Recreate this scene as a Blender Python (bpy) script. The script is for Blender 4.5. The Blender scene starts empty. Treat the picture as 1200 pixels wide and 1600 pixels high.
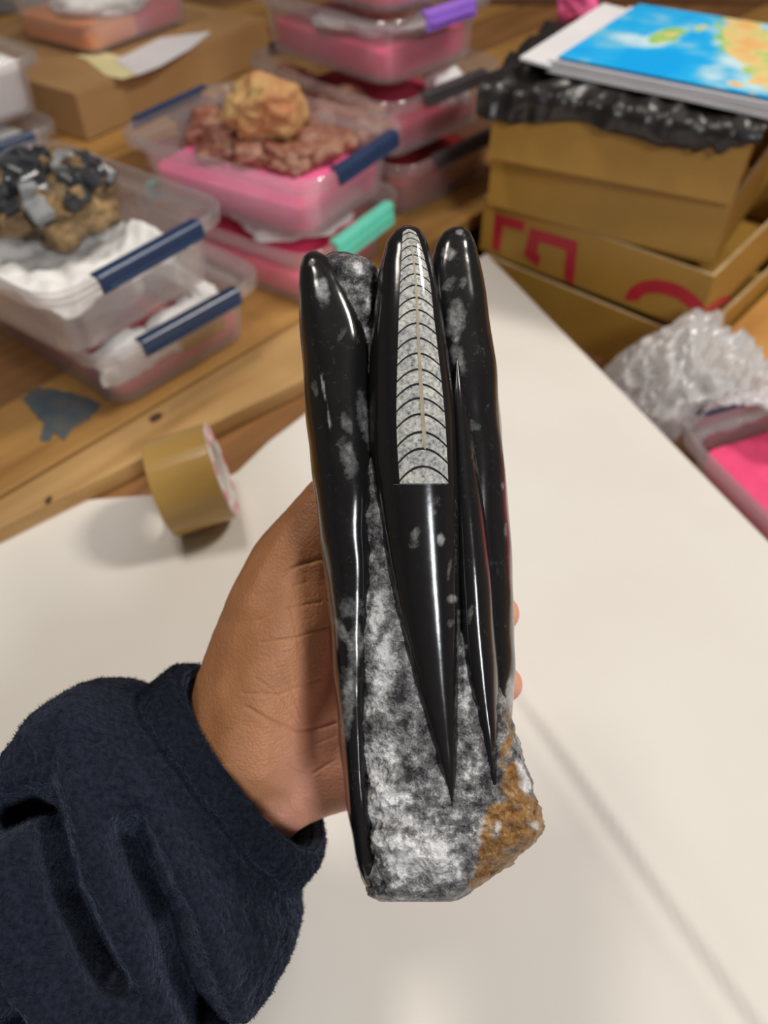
import bpy, bmesh, math, random
import numpy as np
from mathutils import Vector, Matrix, noise
random.seed(7); np.random.seed(7)
S = bpy.context.scene
COL = S.collection

# ------------------------------------------------------------------ camera
FPX = 1200.0; PITCH = math.radians(47.0); CAMZ = 0.44
cp, sp = math.cos(PITCH), math.sin(PITCH)
CAM = Vector((0, 0, CAMZ)); FWD = Vector((0, cp, -sp)); UPV = Vector((0, sp, cp)); RGT = Vector((1, 0, 0))
cd = bpy.data.cameras.new('camera'); cam = bpy.data.objects.new('camera', cd); COL.objects.link(cam)
cam.location = CAM; cam.rotation_euler = (math.pi / 2 - PITCH, 0, 0)
cd.sensor_fit = 'VERTICAL'; cd.sensor_height = 36; cd.sensor_width = 27; cd.lens = 27.0
cd.clip_start = 0.01; cd.clip_end = 30
cd.dof.use_dof = True; cd.dof.focus_distance = 0.258; cd.dof.aperture_fstop = 8.2
S.camera = cam
# ------------------------------------------------------------------ world, lamps, exposure
S.view_settings.view_transform = 'Standard'; S.view_settings.look = 'None'
S.view_settings.exposure = 0.0; S.view_settings.gamma = 1.0; S.view_settings.use_curve_mapping = False
w = bpy.data.worlds.new('world'); S.world = w; w.use_nodes = True
w.node_tree.nodes['Background'].inputs[0].default_value = (0.9, 0.95, 1, 1)
w.node_tree.nodes['Background'].inputs[1].default_value = 0.15

def area(name, loc, target, sx, sy, power, color):
    l = bpy.data.lights.new(name, 'AREA'); l.shape = 'RECTANGLE'; l.size = sx; l.size_y = sy
    l.energy = power; l.color = color
    o = bpy.data.objects.new(name, l); COL.objects.link(o); o.location = loc
    o.rotation_euler = (Vector(target) - Vector(loc)).to_track_quat('-Z', 'Y').to_euler()
    return o
area('ceiling_lamp_right', (1.05, 0.75, 1.50), (0, 0.45, 0.1), 0.30, 0.30, 18, (1.0, 0.94, 0.86))
area('ceiling_lamp_middle', (-0.42, 0.55, 1.55), (-0.1, 0.6, 0), 0.35, 0.25, 8, (1.0, 0.94, 0.86))
area('ceiling_lamp_front', (0.62, -1.02, 1.20), (0.0, 0.25, 0.1), 0.24, 0.40, 13.5, (0.95, 0.97, 1.0))
try:
    S.cycles.transparent_max_bounces = 24; S.cycles.max_bounces = 10
except Exception: pass

# ------------------------------------------------------------------ helpers
def at(px, py, depth):
    px, py, depth = float(px), float(py), float(depth)
    return CAM + depth * (FWD + (px - 600) / FPX * RGT - (py - 800) / FPX * UPV)
def ground(px, py, z):
    d = FWD + (px - 600) / FPX * RGT - (py - 800) / FPX * UPV
    return CAM + d * ((z - CAMZ) / d.z)
def on_plane(px, py, p0, n):
    d = FWD + (px - 600) / FPX * RGT - (py - 800) / FPX * UPV
    return CAM + d * ((Vector(p0) - CAM).dot(n) / d.dot(n))
def herm(xs, ys, x):
    xs = np.asarray(xs, float); ys = np.asarray(ys, float); x = np.asarray(x, float)
    m = np.gradient(ys, xs)
    i = np.clip(np.searchsorted(xs, x) - 1, 0, len(xs) - 2)
    h = xs[i + 1] - xs[i]; t = np.clip((x - xs[i]) / h, 0, 1)
    return ((2*t**3 - 3*t**2 + 1) * ys[i] + (t**3 - 2*t**2 + t) * h * m[i]
            + (-2*t**3 + 3*t**2) * ys[i+1] + (t**3 - t**2) * h * m[i+1])
def link(o, parent=None):
    COL.objects.link(o)
    if parent: o.parent = parent
    return o
def empty(name, loc=(0, 0, 0), rz=0, rot=None):
    o = bpy.data.objects.new(name, None); o.location = loc; o.rotation_euler = rot or (0, 0, rz)
    o.empty_display_size = 0.02
    return link(o)
def tag(o, label=None, cat=None, group=None, kind=None):
    if label: o['label'] = label
    if cat: o['category'] = cat
    if group: o['group'] = group
    if kind: o['kind'] = kind
    return o
def mesh(name, verts, faces, mat, parent=None, smooth=False, off=None):
    """verts in the parent's space, or world space when off (a world origin) is given"""
    me = bpy.data.meshes.new(name)
    if off is not None:
        off = Vector(off); verts = [Vector(v) - off for v in verts]
    me.from_pydata([tuple(v) for v in verts], [], faces)
    me.update()
    if mat: me.materials.append(mat)
    if smooth: me.polygons.foreach_set('use_smooth', [True] * len(me.polygons))
    o = bpy.data.objects.new(name, me)
    if parent is None and off is not None: o.location = off
    return link(o, parent)
def fix(o):
    bm = bmesh.new(); bm.from_mesh(o.data); bmesh.ops.recalc_face_normals(bm, faces=bm.faces); bm.to_mesh(o.data); bm.free()
    return o
def bevel(o, wdt=0.002, seg=2):
    m = o.modifiers.new('bevel', 'BEVEL'); m.width = wdt; m.segments = seg; m.limit_method = 'ANGLE'
    return o
def attr(o, name, vals):
    a = o.data.attributes.new(name, 'FLOAT', 'POINT'); a.data.foreach_set('value', np.asarray(vals, np.float32))
def box_vf(cx, cy, cz, sx, sy, sz):
    v = [(cx + i*sx/2, cy + j*sy/2, cz + k*sz/2) for k in (-1, 1) for j in (-1, 1) for i in (-1, 1)]
    f = [(0,2,3,1), (4,5,7,6), (0,1,5,4), (2,6,7,3), (0,4,6,2), (1,3,7,5)]
    return v, f
def box(name, c, s, mat, parent=None, bv=0):
    v, f = box_vf(*c, *s); o = mesh(name, v, f, mat, parent)
    if bv: bevel(o, bv)
    return o
def prism(name, poly, z0, z1, mat, parent=None, bv=0):
    n = len(poly)
    v = [(p[0], p[1], z0) for p in poly] + [(p[0], p[1], z1) for p in poly]
    f = [tuple(range(n))[::-1], tuple(range(n, 2*n))] + [(i, (i+1) % n, n + (i+1) % n, n + i) for i in range(n)]
    o = fix(mesh(name, v, f, mat, parent))
    if bv: bevel(o, bv)
    return o
def fbm(p, s=1.0, o=4):
    return noise.fractal(Vector(p) * s, 1.0, 2.0, o)
def segd(px, py, poly):
    """distance from arrays px,py to a polyline"""
    best = np.full(np.shape(px), 1e9)
    for (x0, y0), (x1, y1) in zip(poly[:-1], poly[1:]):
        dx, dy = x1 - x0, y1 - y0
        t = np.clip(((px - x0) * dx + (py - y0) * dy) / (dx*dx + dy*dy), 0, 1)
        best = np.minimum(best, np.hypot(px - x0 - t*dx, py - y0 - t*dy))
    return best

# ------------------------------------------------------------------ materials
MATS = {}
def new_mat(name):
    m = bpy.data.materials.new(name); m.use_nodes = True
    nt = m.node_tree; b = nt.nodes['Principled BSDF']
    MATS[name] = m
    return m, nt, b
def N(nt, t, **kw):
    n = nt.nodes.new(t)
    for k, v in kw.items():
        if k in n.inputs: n.inputs[k].default_value = v
        else: setattr(n, k, v)
    return n
def ramp(nt, stops):
    r = nt.nodes.new('ShaderNodeValToRGB'); cr = r.color_ramp
    while len(cr.elements) < len(stops): cr.elements.new(0.5)
    for e, (p, c) in zip(cr.elements, stops):
        e.position = p; e.color = (*c, 1) if len(c) == 3 else c
    return r
def coords(nt, scale=(1, 1, 1), rot=(0, 0, 0)):
    tc = nt.nodes.new('ShaderNodeTexCoord'); mp = nt.nodes.new('ShaderNodeMapping')
    mp.inputs['Scale'].default_value = scale; mp.inputs['Rotation'].default_value = rot
    nt.links.new(tc.outputs['Object'], mp.inputs['Vector']); return mp.outputs['Vector']
def simple(name, c1, c2=None, scale=30, rough=0.5, bump=0.0, bscale=None, stretch=(1, 1, 1), detail=4, spec=0.5, rot=(0, 0, 0), bdist=0.002):
    m, nt, b = new_mat(name); L = nt.links
    c2 = c2 or tuple(x * 0.85 for x in c1)
    v = coords(nt, stretch, rot)
    n = N(nt, 'ShaderNodeTexNoise', Scale=scale, Detail=detail); L.new(v, n.inputs['Vector'])
    r = ramp(nt, [(0.32, c1), (0.68, c2)]); L.new(n.outputs['Fac'], r.inputs['Fac'])
    L.new(r.outputs['Color'], b.inputs['Base Color'])
    b.inputs['Roughness'].default_value = rough; b.inputs['Specular IOR Level'].default_value = spec
    if bump:
        n2 = N(nt, 'ShaderNodeTexNoise', Scale=bscale or scale * 3, Detail=5); L.new(v, n2.inputs['Vector'])
        bp = N(nt, 'ShaderNodeBump', Strength=bump, Distance=bdist); L.new(n2.outputs['Fac'], bp.inputs['Height'])
        L.new(bp.outputs['Normal'], b.inputs['Normal'])
    return m
def wood(name, ca, cb, cc, rz, scale=1.0, rough=0.55):
    m, nt, b = new_mat(name); L = nt.links
    tc = nt.nodes.new('ShaderNodeTexCoord')
    mp = N(nt, 'ShaderNodeMapping'); mp.inputs['Rotation'].default_value = (0, 0, -rz)
    L.new(tc.outputs['Object'], mp.inputs['Vector'])
    mp2 = N(nt, 'ShaderNodeMapping'); mp2.inputs['Scale'].default_value = (3 * scale, 45 * scale, 45 * scale)
    L.new(mp.outputs['Vector'], mp2.inputs['Vector'])
    n1 = N(nt, 'ShaderNodeTexNoise', Scale=1.0, Detail=6, Distortion=0.6); L.new(mp2.outputs['Vector'], n1.inputs['Vector'])
    n2 = N(nt, 'ShaderNodeTexNoise', Scale=5.0, Detail=3); L.new(mp.outputs['Vector'], n2.inputs['Vector'])
    r = ramp(nt, [(0.25, cc), (0.5, cb), (0.75, ca)]); L.new(n1.outputs['Fac'], r.inputs['Fac'])
    r2 = ramp(nt, [(0.3, (0.62, 0.58, 0.55)), (0.65, (1, 1, 1))]); L.new(n2.outputs['Fac'], r2.inputs['Fac'])
    mx = N(nt, 'ShaderNodeMix', data_type='RGBA', blend_type='MULTIPLY'); mx.inputs['Factor'].default_value = 1
    L.new(r.outputs['Color'], mx.inputs[6]); L.new(r2.outputs['Color'], mx.inputs[7])
    L.new(mx.outputs[2], b.inputs['Base Color'])
    b.inputs['Roughness'].default_value = rough
    bp = N(nt, 'ShaderNodeBump', Strength=0.3, Distance=0.001); L.new(n1.outputs['Fac'], bp.inputs['Height']); L.new(bp.outputs['Normal'], b.inputs['Normal'])
    return m
def clear(name, tint=(0.985, 0.98, 0.988), haze=0.15, hazecol=(0.97, 0.95, 0.98), rough=0.12, gl=0.10):
    m = bpy.data.materials.new(name); m.use_nodes = True; nt = m.node_tree; L = nt.links
    nt.nodes.remove(nt.nodes['Principled BSDF']); out = nt.nodes['Material Output']
    tr = N(nt, 'ShaderNodeBsdfTransparent'); tr.inputs[0].default_value = (*tint, 1)
    df = N(nt, 'ShaderNodeBsdfDiffuse'); df.inputs[0].default_value = (*hazecol, 1)
    tl = N(nt, 'ShaderNodeBsdfTranslucent'); tl.inputs[0].default_value = (*hazecol, 1)
    a = N(nt, 'ShaderNodeMixShader'); a.inputs[0].default_value = 0.5
    L.new(df.outputs[0], a.inputs[1]); L.new(tl.outputs[0], a.inputs[2])
    h = N(nt, 'ShaderNodeMixShader'); h.inputs[0].default_value = haze
    L.new(tr.outputs[0], h.inputs[1]); L.new(a.outputs[0], h.inputs[2])
    g = N(nt, 'ShaderNodeBsdfGlossy'); g.inputs['Roughness'].default_value = rough
    lw = N(nt, 'ShaderNodeLayerWeight', Blend=0.25)
    mr = N(nt, 'ShaderNodeMapRange'); mr.inputs['To Min'].default_value = gl * 0.4; mr.inputs['To Max'].default_value = 0.55
    L.new(lw.outputs['Facing'], mr.inputs['Value'])
    n = N(nt, 'ShaderNodeTexNoise', Scale=40, Detail=3); bp = N(nt, 'ShaderNodeBump', Strength=0.25, Distance=0.002)
    L.new(n.outputs['Fac'], bp.inputs['Height']); L.new(bp.outputs['Normal'], g.inputs['Normal'])
    f = N(nt, 'ShaderNodeMixShader'); L.new(mr.outputs[0], f.inputs[0]); L.new(h.outputs[0], f.inputs[1]); L.new(g.outputs[0], f.inputs[2])
    L.new(f.outputs[0], out.inputs['Surface'])
    return m

M = {}
UANG = math.atan2(0.753, 0.658)
M['plank'] = wood('golden_plank', (0.60, 0.34, 0.10), (0.50, 0.27, 0.075), (0.33, 0.16, 0.04), UANG)
M['plank_pale'] = wood('pale_plank', (0.62, 0.40, 0.17), (0.54, 0.32, 0.12), (0.36, 0.19, 0.06), UANG)
M['plank_dark'] = wood('brown_plank', (0.40, 0.20, 0.07), (0.30, 0.14, 0.045), (0.16, 0.07, 0.02), UANG)
M['orange_wood'] = wood('orange_wood', (0.72, 0.38, 0.10), (0.62, 0.30, 0.07), (0.48, 0.2, 0.045), 0.85, 0.7)
M['paper'] = simple('white_paper', (0.78, 0.75, 0.69), (0.74, 0.70, 0.645), scale=7, rough=0.75, bump=0.12, bscale=14, spec=0.2)
M['sheet'] = simple('print_paper', (0.80, 0.78, 0.80), (0.72, 0.70, 0.73), scale=9, rough=0.6)
M['yellow_paper'] = simple('yellow_paper', (0.82, 0.74, 0.42), (0.76, 0.68, 0.36), scale=10, rough=0.7)
M['tissue'] = simple('white_tissue', (0.86, 0.85, 0.83), (0.78, 0.77, 0.75), scale=40, rough=0.85, bump=0.4, bscale=90)
M['card'] = simple('carton_board', (0.42, 0.235, 0.045), (0.36, 0.195, 0.035), scale=12, rough=0.42, bump=0.05, spec=0.4)
M['card_edge'] = simple('carton_edge', (0.55, 0.40, 0.22), (0.42, 0.28, 0.13), scale=60, rough=0.8)
M['kraft'] = simple('kraft_board', (0.42, 0.25, 0.11), (0.36, 0.20, 0.08), scale=9, rough=0.7)
M['red_ink'] = simple('red_ink', (0.48, 0.02, 0.035), (0.40, 0.015, 0.03), scale=30, rough=0.45)
M['clear'] = clear('clear_plastic')
M['clear_bag'] = clear('clear_bag_film', tint=(0.985, 0.985, 0.99), haze=0.72, hazecol=(0.99, 0.99, 1.0), rough=0.14, gl=0.12)
M['navy'] = simple('navy_plastic', (0.022, 0.048, 0.115), (0.015, 0.034, 0.09), scale=20, rough=0.3)
M['mint'] = simple('mint_plastic', (0.16, 0.70, 0.53), (0.13, 0.62, 0.47), scale=20, rough=0.35)
M['purple'] = simple('purple_plastic', (0.34, 0.16, 0.72), (0.29, 0.13, 0.64), scale=20, rough=0.35)
M['grey_plastic'] = simple('dark_grey_plastic', (0.035, 0.03, 0.035), (0.05, 0.045, 0.05), scale=20, rough=0.35)
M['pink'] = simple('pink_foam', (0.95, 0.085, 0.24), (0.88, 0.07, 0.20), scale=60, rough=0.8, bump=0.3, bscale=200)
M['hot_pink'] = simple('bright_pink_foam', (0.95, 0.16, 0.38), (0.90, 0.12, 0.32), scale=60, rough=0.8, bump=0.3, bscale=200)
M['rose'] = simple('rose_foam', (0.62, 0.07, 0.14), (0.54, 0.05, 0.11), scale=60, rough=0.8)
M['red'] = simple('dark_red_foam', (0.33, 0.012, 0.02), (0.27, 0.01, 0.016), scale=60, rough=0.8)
M['orange'] = simple('orange_foam', (0.90, 0.36, 0.12), (0.84, 0.28, 0.12), scale=30, rough=0.8)
M['tape'] = simple('brown_tape', (0.46, 0.285, 0.085), (0.40, 0.24, 0.065), scale=14, rough=0.22, stretch=(1, 1, 4))
M['core'] = simple('tape_core', (0.78, 0.74, 0.70), (0.72, 0.68, 0.64), scale=30, rough=0.7)
M['core_print'] = simple('core_print', (0.85, 0.08, 0.20), (0.78, 0.06, 0.17), scale=30, rough=0.6)
M['black_film'] = simple('black_bag_film', (0.012, 0.011, 0.011), (0.02, 0.018, 0.018), scale=20, rough=0.34, bump=0.5, bscale=60, bdist=0.003)
M['blue_stain'] = simple('blue_paint', (0.05, 0.08, 0.11), (0.10, 0.10, 0.09), scale=60, rough=0.6)
M['knot'] = simple('wood_knot', (0.06, 0.03, 0.02), (0.09, 0.045, 0.02), scale=100, rough=0.7)
M['wall'] = simple('room_plaster', (0.46, 0.44, 0.42), (0.42, 0.40, 0.38), scale=3, rough=0.9)
M['dark_wood'] = wood('dark_backboard', (0.22, 0.10, 0.04), (0.15, 0.065, 0.025), (0.09, 0.04, 0.015), 0.0)
M['yellow_rock'] = simple('yellow_rock', (0.56, 0.38, 0.15), (0.46, 0.17, 0.07), scale=26, rough=0.75, bump=0.8, bscale=120)
M['red_rock'] = simple('red_rock', (0.22, 0.055, 0.035), (0.36, 0.19, 0.12), scale=40, rough=0.4, bump=0.8, bscale=150)
M['ochre'] = simple('ochre_matrix', (0.025, 0.02, 0.018), (0.38, 0.24, 0.10), scale=50, rough=0.7, bump=0.8, bscale=160)
M['crystal'] = simple('dark_crystal', (0.022, 0.024, 0.028), (0.055, 0.06, 0.068), scale=60, rough=0.25, spec=0.6)
M['pale_crystal'] = simple('pale_crystal', (0.35, 0.36, 0.36), (0.22, 0.24, 0.25), scale=90, rough=0.3)

# ================================================================== the room
def struct(o): return tag(o, kind='structure')
struct(box('floor', (0, 0.8, -0.905), (5, 5, 0.01), M['wall']))
struct(box('ceiling', (0, 0.8, 1.705), (5, 5, 0.01), M['wall']))
struct(box('wall_back', (0, 3.3, 0.4), (5, 0.02, 2.6), M['wall']))
struct(box('wall_front', (0, -1.7, 0.4), (5, 0.02, 2.6), M['wall']))
struct(box('wall_left', (-2.5, 0.8, 0.4), (0.02, 5, 2.6), M['wall']))
struct(box('wall_right', (2.5, 0.8, 0.4), (0.02, 5, 2.6), M['wall']))

# ================================================================== workbench
U = Vector((0.658, 0.753, 0)).normalized(); V = Vector((-U.y, U.x, 0))
ZS = -0.063                                            # lower shelf level
ZP = 0.018                                             # plank top
bench = tag(empty('workbench', (0, 0.6, -0.9)), 'wooden workbench of golden planks carrying the plastic tubs and the paper', 'bench')
bo = bench.location
def bprism(name, poly, z0, z1, mat, bv=0.0015):
    o = prism(name, [(p[0] - bo.x, p[1] - bo.y) for p in poly], z0 - bo.z, z1 - bo.z, mat, bench)
    if bv: bevel(o, bv, 2)
    return o
e0 = ground(760, 400, 0); e1 = ground(1200, 850, 0); ed = (e1 - e0).normalized()
Etop = e0 - ed * 0.004; Ebot = e0 + ed * 1.05
A0 = Vector((-0.199, 0.521, 0))                        # front edge of the tub plank
def uv(u, v): p = A0 + U * u + V * v; return (p.x, p.y)
bprism('work_board', [(Etop.x, Etop.y), (Ebot.x, Ebot.y), (-0.9, -0.15), (-0.95, -0.1), uv(-0.6, 0.02), uv(0.33, 0.02), uv(0.33, -0.03)], -0.03, -0.0005, M['plank_dark'])
bprism('plank', [uv(-0.75, 0), uv(1.9, 0), uv(1.9, 0.098), uv(-0.75, 0.098)], 0.0, ZP, M['plank'])
bprism('plank', [uv(-0.28, -0.0025), uv(0.37, -0.0025), uv(0.33, -0.075), uv(0.12, -0.072), uv(-0.17, -0.028), uv(-0.28, -0.022)], 0.0, ZP - 0.001, M['plank_pale'])
v0 = 0.1005
for k, wd in enumerate([0.12, 0.13, 0.11, 0.14, 0.13, 0.15, 0.14, 0.14]):
    bprism('plank', [uv(-0.8 + 0.03 * (k % 3), v0), uv(1.95, v0), uv(1.95, v0 + wd - 0.003), uv(-0.8 + 0.03 * (k % 3), v0 + wd - 0.003)],
           -0.001, ZP - 0.001 - 0.001 * (k % 2), M['plank_dark'] if k % 2 == 0 else M['plank'])
    v0 += wd
bprism('lower_shelf', [(0.0, -0.3), (1.7, -0.3), (1.7, 2.2), (0.0, 2.2)], ZS - 0.03, ZS, M['plank_dark'])
bprism('sub_frame', [(-1.4, -0.25), (1.65, -0.25), (1.65, 2.15), (-1.4, 2.15)], ZS - 0.08, ZS - 0.031, M['plank_dark'])
for x, y in ((-1.3, -0.15), (1.5, -0.15), (-1.3, 2.05), (1.5, 2.05)):
    box('leg', (x - bo.x, y - bo.y, (ZS - 0.08 - 0.9) / 2 - bo.z), (0.08, 0.08, 0.9 + ZS - 0.08), M['plank_dark'], bench, 0.003)
# blue paint and a knot on the planks
def flat_blob(name, pts, z, mat, parent, th=0.0006):
    rr = random.Random(len(pts)); q = []
    for (xa, ya), (xb, yb) in zip(pts, pts[1:] + pts[:1]):
        for t_ in (0, .25, .5, .75):
            q.append((xa + (xb - xa)*t_ + rr.uniform(-2, 2), ya + (yb - ya)*t_ + rr.uniform(-2, 2)))
    pts = q if len(pts) > 8 else pts
    g = [ground(x, y, z) for x, y in pts]
    return prism(name, [(p.x - bo.x, p.y - bo.y) for p in g], z - bo.z - 0.0002, z - bo.z + th, mat, parent)
flat_blob('paint_stain', [(35, 622), (60, 605), (100, 612), (140, 622), (158, 635), (140, 655), (112, 672), (100, 690), (92, 682), (85, 676), (78, 690), (62, 690), (70, 665), (50, 645)], ZP, M['blue_stain'], bench)
flat_blob('knot', [(232, 655), (240, 648), (250, 645), (255, 649), (248, 657), (238, 661)], ZP - 0.001, M['knot'], bench)
flat_blob('knot', [(70, 783), (76, 776), (82, 776), (80, 784), (73, 789)], ZP - 0.001, M['knot'], bench)

# ================================================================== packing paper on the board
pe = [(-40, 832), (0, 820), (50, 801), (100, 788), (160, 782), (230, 780), (300, 772), (370, 742), (420, 693), (470, 655), (520, 610), (600, 520), (700, 430), (757, 402)]
edge = [ground(x, y, 0) for x, y in pe]
nb, nl = 420, 300
re = [e0 + ed * (1.0 * i / (nb - 1)) for i in range(nb)]
cum = [0]
for a, b_ in zip(edge[:-1], edge[1:]): cum.append(cum[-1] + (b_ - a).length)
le = []
full = list(reversed(edge)) + [Vector((-0.75, 0.25, 0)), Vector((-0.75, -0.12, 0))]
cum = [0]
for a, b_ in zip(full[:-1], full[1:]): cum.append(cum[-1] + (b_ - a).length)
fx = [p.x for p in full]; fy = [p.y for p in full]
t = np.linspace(0, cum[-1], nb)
lx, ly = np.interp(t, cum, fx), np.interp(t, cum, fy)
f0, f1 = ground(830, 1110, 0), ground(1190, 1600, 0)
fd = (f1 - f0).normalized(); fn = Vector((-fd.y, fd.x, 0))
pv, pf = [], []
for i in range(nb):
    for j in range(nl):
        s = j / (nl - 1)
        x = re[i].x * (1 - s) + lx[i] * s; y = re[i].y * (1 - s) + ly[i] * s
        q = (Vector((x, y, 0)) - f0)
        along, dist = q.dot(fd), q.dot(fn)
        z = 0.001 + 0.0022 * (fbm((x, y, 3.1), 7, 2) + 0.6) * (0.3 + min(1, 4 * s * (1 - s)))
        k = min(1, max(0, (along + 0.06) / 0.08))
        z += k * (0.0028 * math.exp(-(dist / 0.0045) ** 2) + 0.0022 / (1 + math.exp(-(dist + .006) / .0015)) * math.exp(-max(0, dist) / .10) + 0.0010 * math.exp(-((dist + 0.016) / 0.006) ** 2))
        z = max(z, 0.0008)
        pv.append((x, y, z))
for i in range(nb - 1):
    for j in range(nl - 1):
        a = i * nl + j; pf.append((a, a + 1, a + nl + 1, a + nl))
po = fix(mesh('packing_paper', pv, pf, M['paper'], smooth=True))
if po.data.polygons[0].normal.z < 0: po.data.flip_normals()
sm = po.modifiers.new('thick', 'SOLIDIFY'); sm.thickness = 0.0006; sm.offset = 1
tag(po, 'large sheet of white packing paper spread over the workbench under the hand', 'paper')

# ================================================================== plastic tubs
def rrect(L_, W_, r, n=6):
    pts = []
    for cx, cy, a0 in ((L_/2 - r, W_/2 - r, 0), (-L_/2 + r, W_/2 - r, 90), (-L_/2 + r, -W_/2 + r, 180), (L_/2 - r, -W_/2 + r, 270)):
        for k in range(n + 1):
            a = math.radians(a0 + 90 * k / n); pts.append((cx + r * math.cos(a), cy + r * math.sin(a)))
    return pts
def rings(name, rs, mat, parent, cap0=True, cap1=True, smooth=True):
    v, f = [], []; n = len(rs[0][0])
    for pts, z in rs: v += [(x, y, z) for x, y in pts]
    for i in range(len(rs) - 1):
        for k in range(n):
            a, b_ = i*n + k, i*n + (k+1) % n
            f.append((a, b_, b_ + n, a + n))
    if cap0: f.append(tuple(range(n))[::-1])
    if cap1: f.append(tuple(range((len(rs)-1)*n, len(rs)*n)))
    return fix(mesh(name, v, f, mat, parent, smooth=smooth))
TUB_L, TUB_W, TUB_H = 0.236, 0.174, 0.066
def slab(name, L_, W_, r, z0, z1, mat, parent, dl=0.0):
    return rings(name, [(rrect(L_ - 0.004, W_ - 0.004, r), z0), (rrect(L_, W_, r), z0 + 0.002), (rrect(L_ + dl, W_ + dl, r), z1 - 0.002), (rrect(L_ + dl - 0.004, W_ + dl - 0.004, r), z1)], mat, parent)
def tub(label, loc, rz, latch, group='clear plastic storage tubs', L_=TUB_L, W_=TUB_W, H_=TUB_H, foam=None, foam_h=0.03, lid=False, latches=(1, -1), lw=0.105, kd=1.0):
    t = tag(empty('storage_tub', loc, rz), label, 'tub', group)
    bl, bw = L_ - 0.034, W_ - 0.034
    R_ = 0.022
    o = rings('body', [(rrect(bl - 0.01, bw - 0.01, R_), 0.0), (rrect(bl, bw, R_), 0.003), (rrect(bl + 0.008, bw + 0.008, R_), H_ - 0.016), (rrect(L_ - 0.014, W_ - 0.014, R_ + .004), H_ - 0.013),
                   (rrect(L_ - 0.002, W_ - 0.002, R_ + .006), H_ - 0.012), (rrect(L_, W_, R_ + .006), H_ - 0.002), (rrect(L_ - 0.003, W_ - 0.003, R_ + .006), H_),
                   (rrect(L_ - 0.010, W_ - 0.010, R_ + .004), H_ - 0.001), (rrect(L_ - 0.014, W_ - 0.014, R_ + .003), H_ - 0.010), (rrect(bl + 0.005, bw + 0.005, R_), H_ - 0.013),
                   (rrect(bl - 0.003, bw - 0.003, R_), 0.005), (rrect(bl - 0.012, bw - 0.012, R_), 0.003)], M['clear'], t)
    m = o.modifiers.new('es', 'EDGE_SPLIT'); m.split_angle = math.radians(50)
    for s in latches:
        prof = [(-0.006, 0.0008), (0.0020, 0.0012), (0.0045, -0.001), (0.0065, -0.0125), (0.0042, -0.0135), (0.0022, -0.004), (0.0, -0.0012), (-0.006, -0.0012)]
        v, f = [], []; n = len(prof); cuts = [-lw/2, -lw/2 + 0.003, lw/2 - 0.003, lw/2]
        for c in cuts:
            for px_, pz in prof: v.append((s * (L_/2 + px_ + 0.0005), c, H_ + 0.0012 + (pz * kd if pz < -.003 else pz)))
        for i in range(len(cuts) - 1):
            for k in range(n):
                f.append((i*n + k, i*n + (k+1) % n, (i+1)*n + (k+1) % n, (i+1)*n + k))
        f += [tuple(range(n)), tuple(range((len(cuts)-1)*n, len(cuts)*n))]
        la = fix(mesh('latch', v, f, latch, t)); bevel(la, 0.0012, 2)
        gr = box('grip', (s * (L_/2 + 0.0078), 0, H_ - 0.0085), (0.003, lw * 0.9, 0.003), latch, la, 0.001)
    if foam: slab('foam_liner', bl - 0.012, bw - 0.012, R_ - .004, 0.006, 0.006 + foam_h, foam, t, dl=0.004)
    if lid:
        o = rings('lid', [(rrect(L_ - 0.018, W_ - 0.018, R_), H_ - 0.004), (rrect(L_ - 0.004, W_ - 0.004, R_ + .006), H_ + 0.0005), (rrect(L_ - 0.004, W_ - 0.004, R_ + .006), H_ + 0.005),
                          (rrect(L_ - 0.012, W_ - 0.012, R_ + .003), H_ + 0.006), (rrect(L_ - 0.020, W_ - 0.020, R_), H_ + 0.002)], M['clear'], t)
        m = o.modifiers.new('es', 'EDGE_SPLIT'); m.split_angle = math.radians(50)
    return t
def place_from(near, e_short_ang, L_, W_):
    """centre of a tub whose corner nearest to the camera is known; short side runs along angle, long side 90 degrees further"""
    a = math.radians(e_short_ang); es = Vector((math.cos(a), math.sin(a), 0)); el = Vector((-es.y, es.x, 0))
    c = Vector(near) + es * W_/2 + el * L_/2
    return c, a + math.pi/2                           # local x = long axis
def tub_at(label, px, py, zrim, ang, latch, z0, L_=TUB_L, W_=TUB_W, **k):
    c, rz = place_from(ground(px, py, zrim), ang, L_, W_)
    return tub(label, (c.x, c.y, z0), rz, latch, L_=L_, W_=W_, **k)
def crumple(name, nx, ny, sx, sy, amp, sc, mat, parent=None, seed=0, shape=None, th=0.0004):
    v, f = [], []
    for i in range(nx):
        for j in range(ny):
            x = (i/(nx-1) - .5) * sx; y = (j/(ny-1) - .5) * sy
            p = Vector((x * sc + seed, y * sc, seed * 1.7))
            z = amp * (abs(noise.noise(p)) * 1.3 + 0.7 * abs(noise.noise(p * 2.3)) + 0.25 * noise.noise(p * 5))
            if shape: x, y, z = shape(x, y, z)
            v.append((x, y, z))
    for i in range(nx-1):
        for j in range(ny-1):
            a = i*ny + j; f.append((a, a+ny, a+ny+1, a+1))
    o = mesh(name, v, f, mat, parent, smooth=True)
    m = o.modifiers.new('thick', 'SOLIDIFY'); m.thickness = th
    return o
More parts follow.
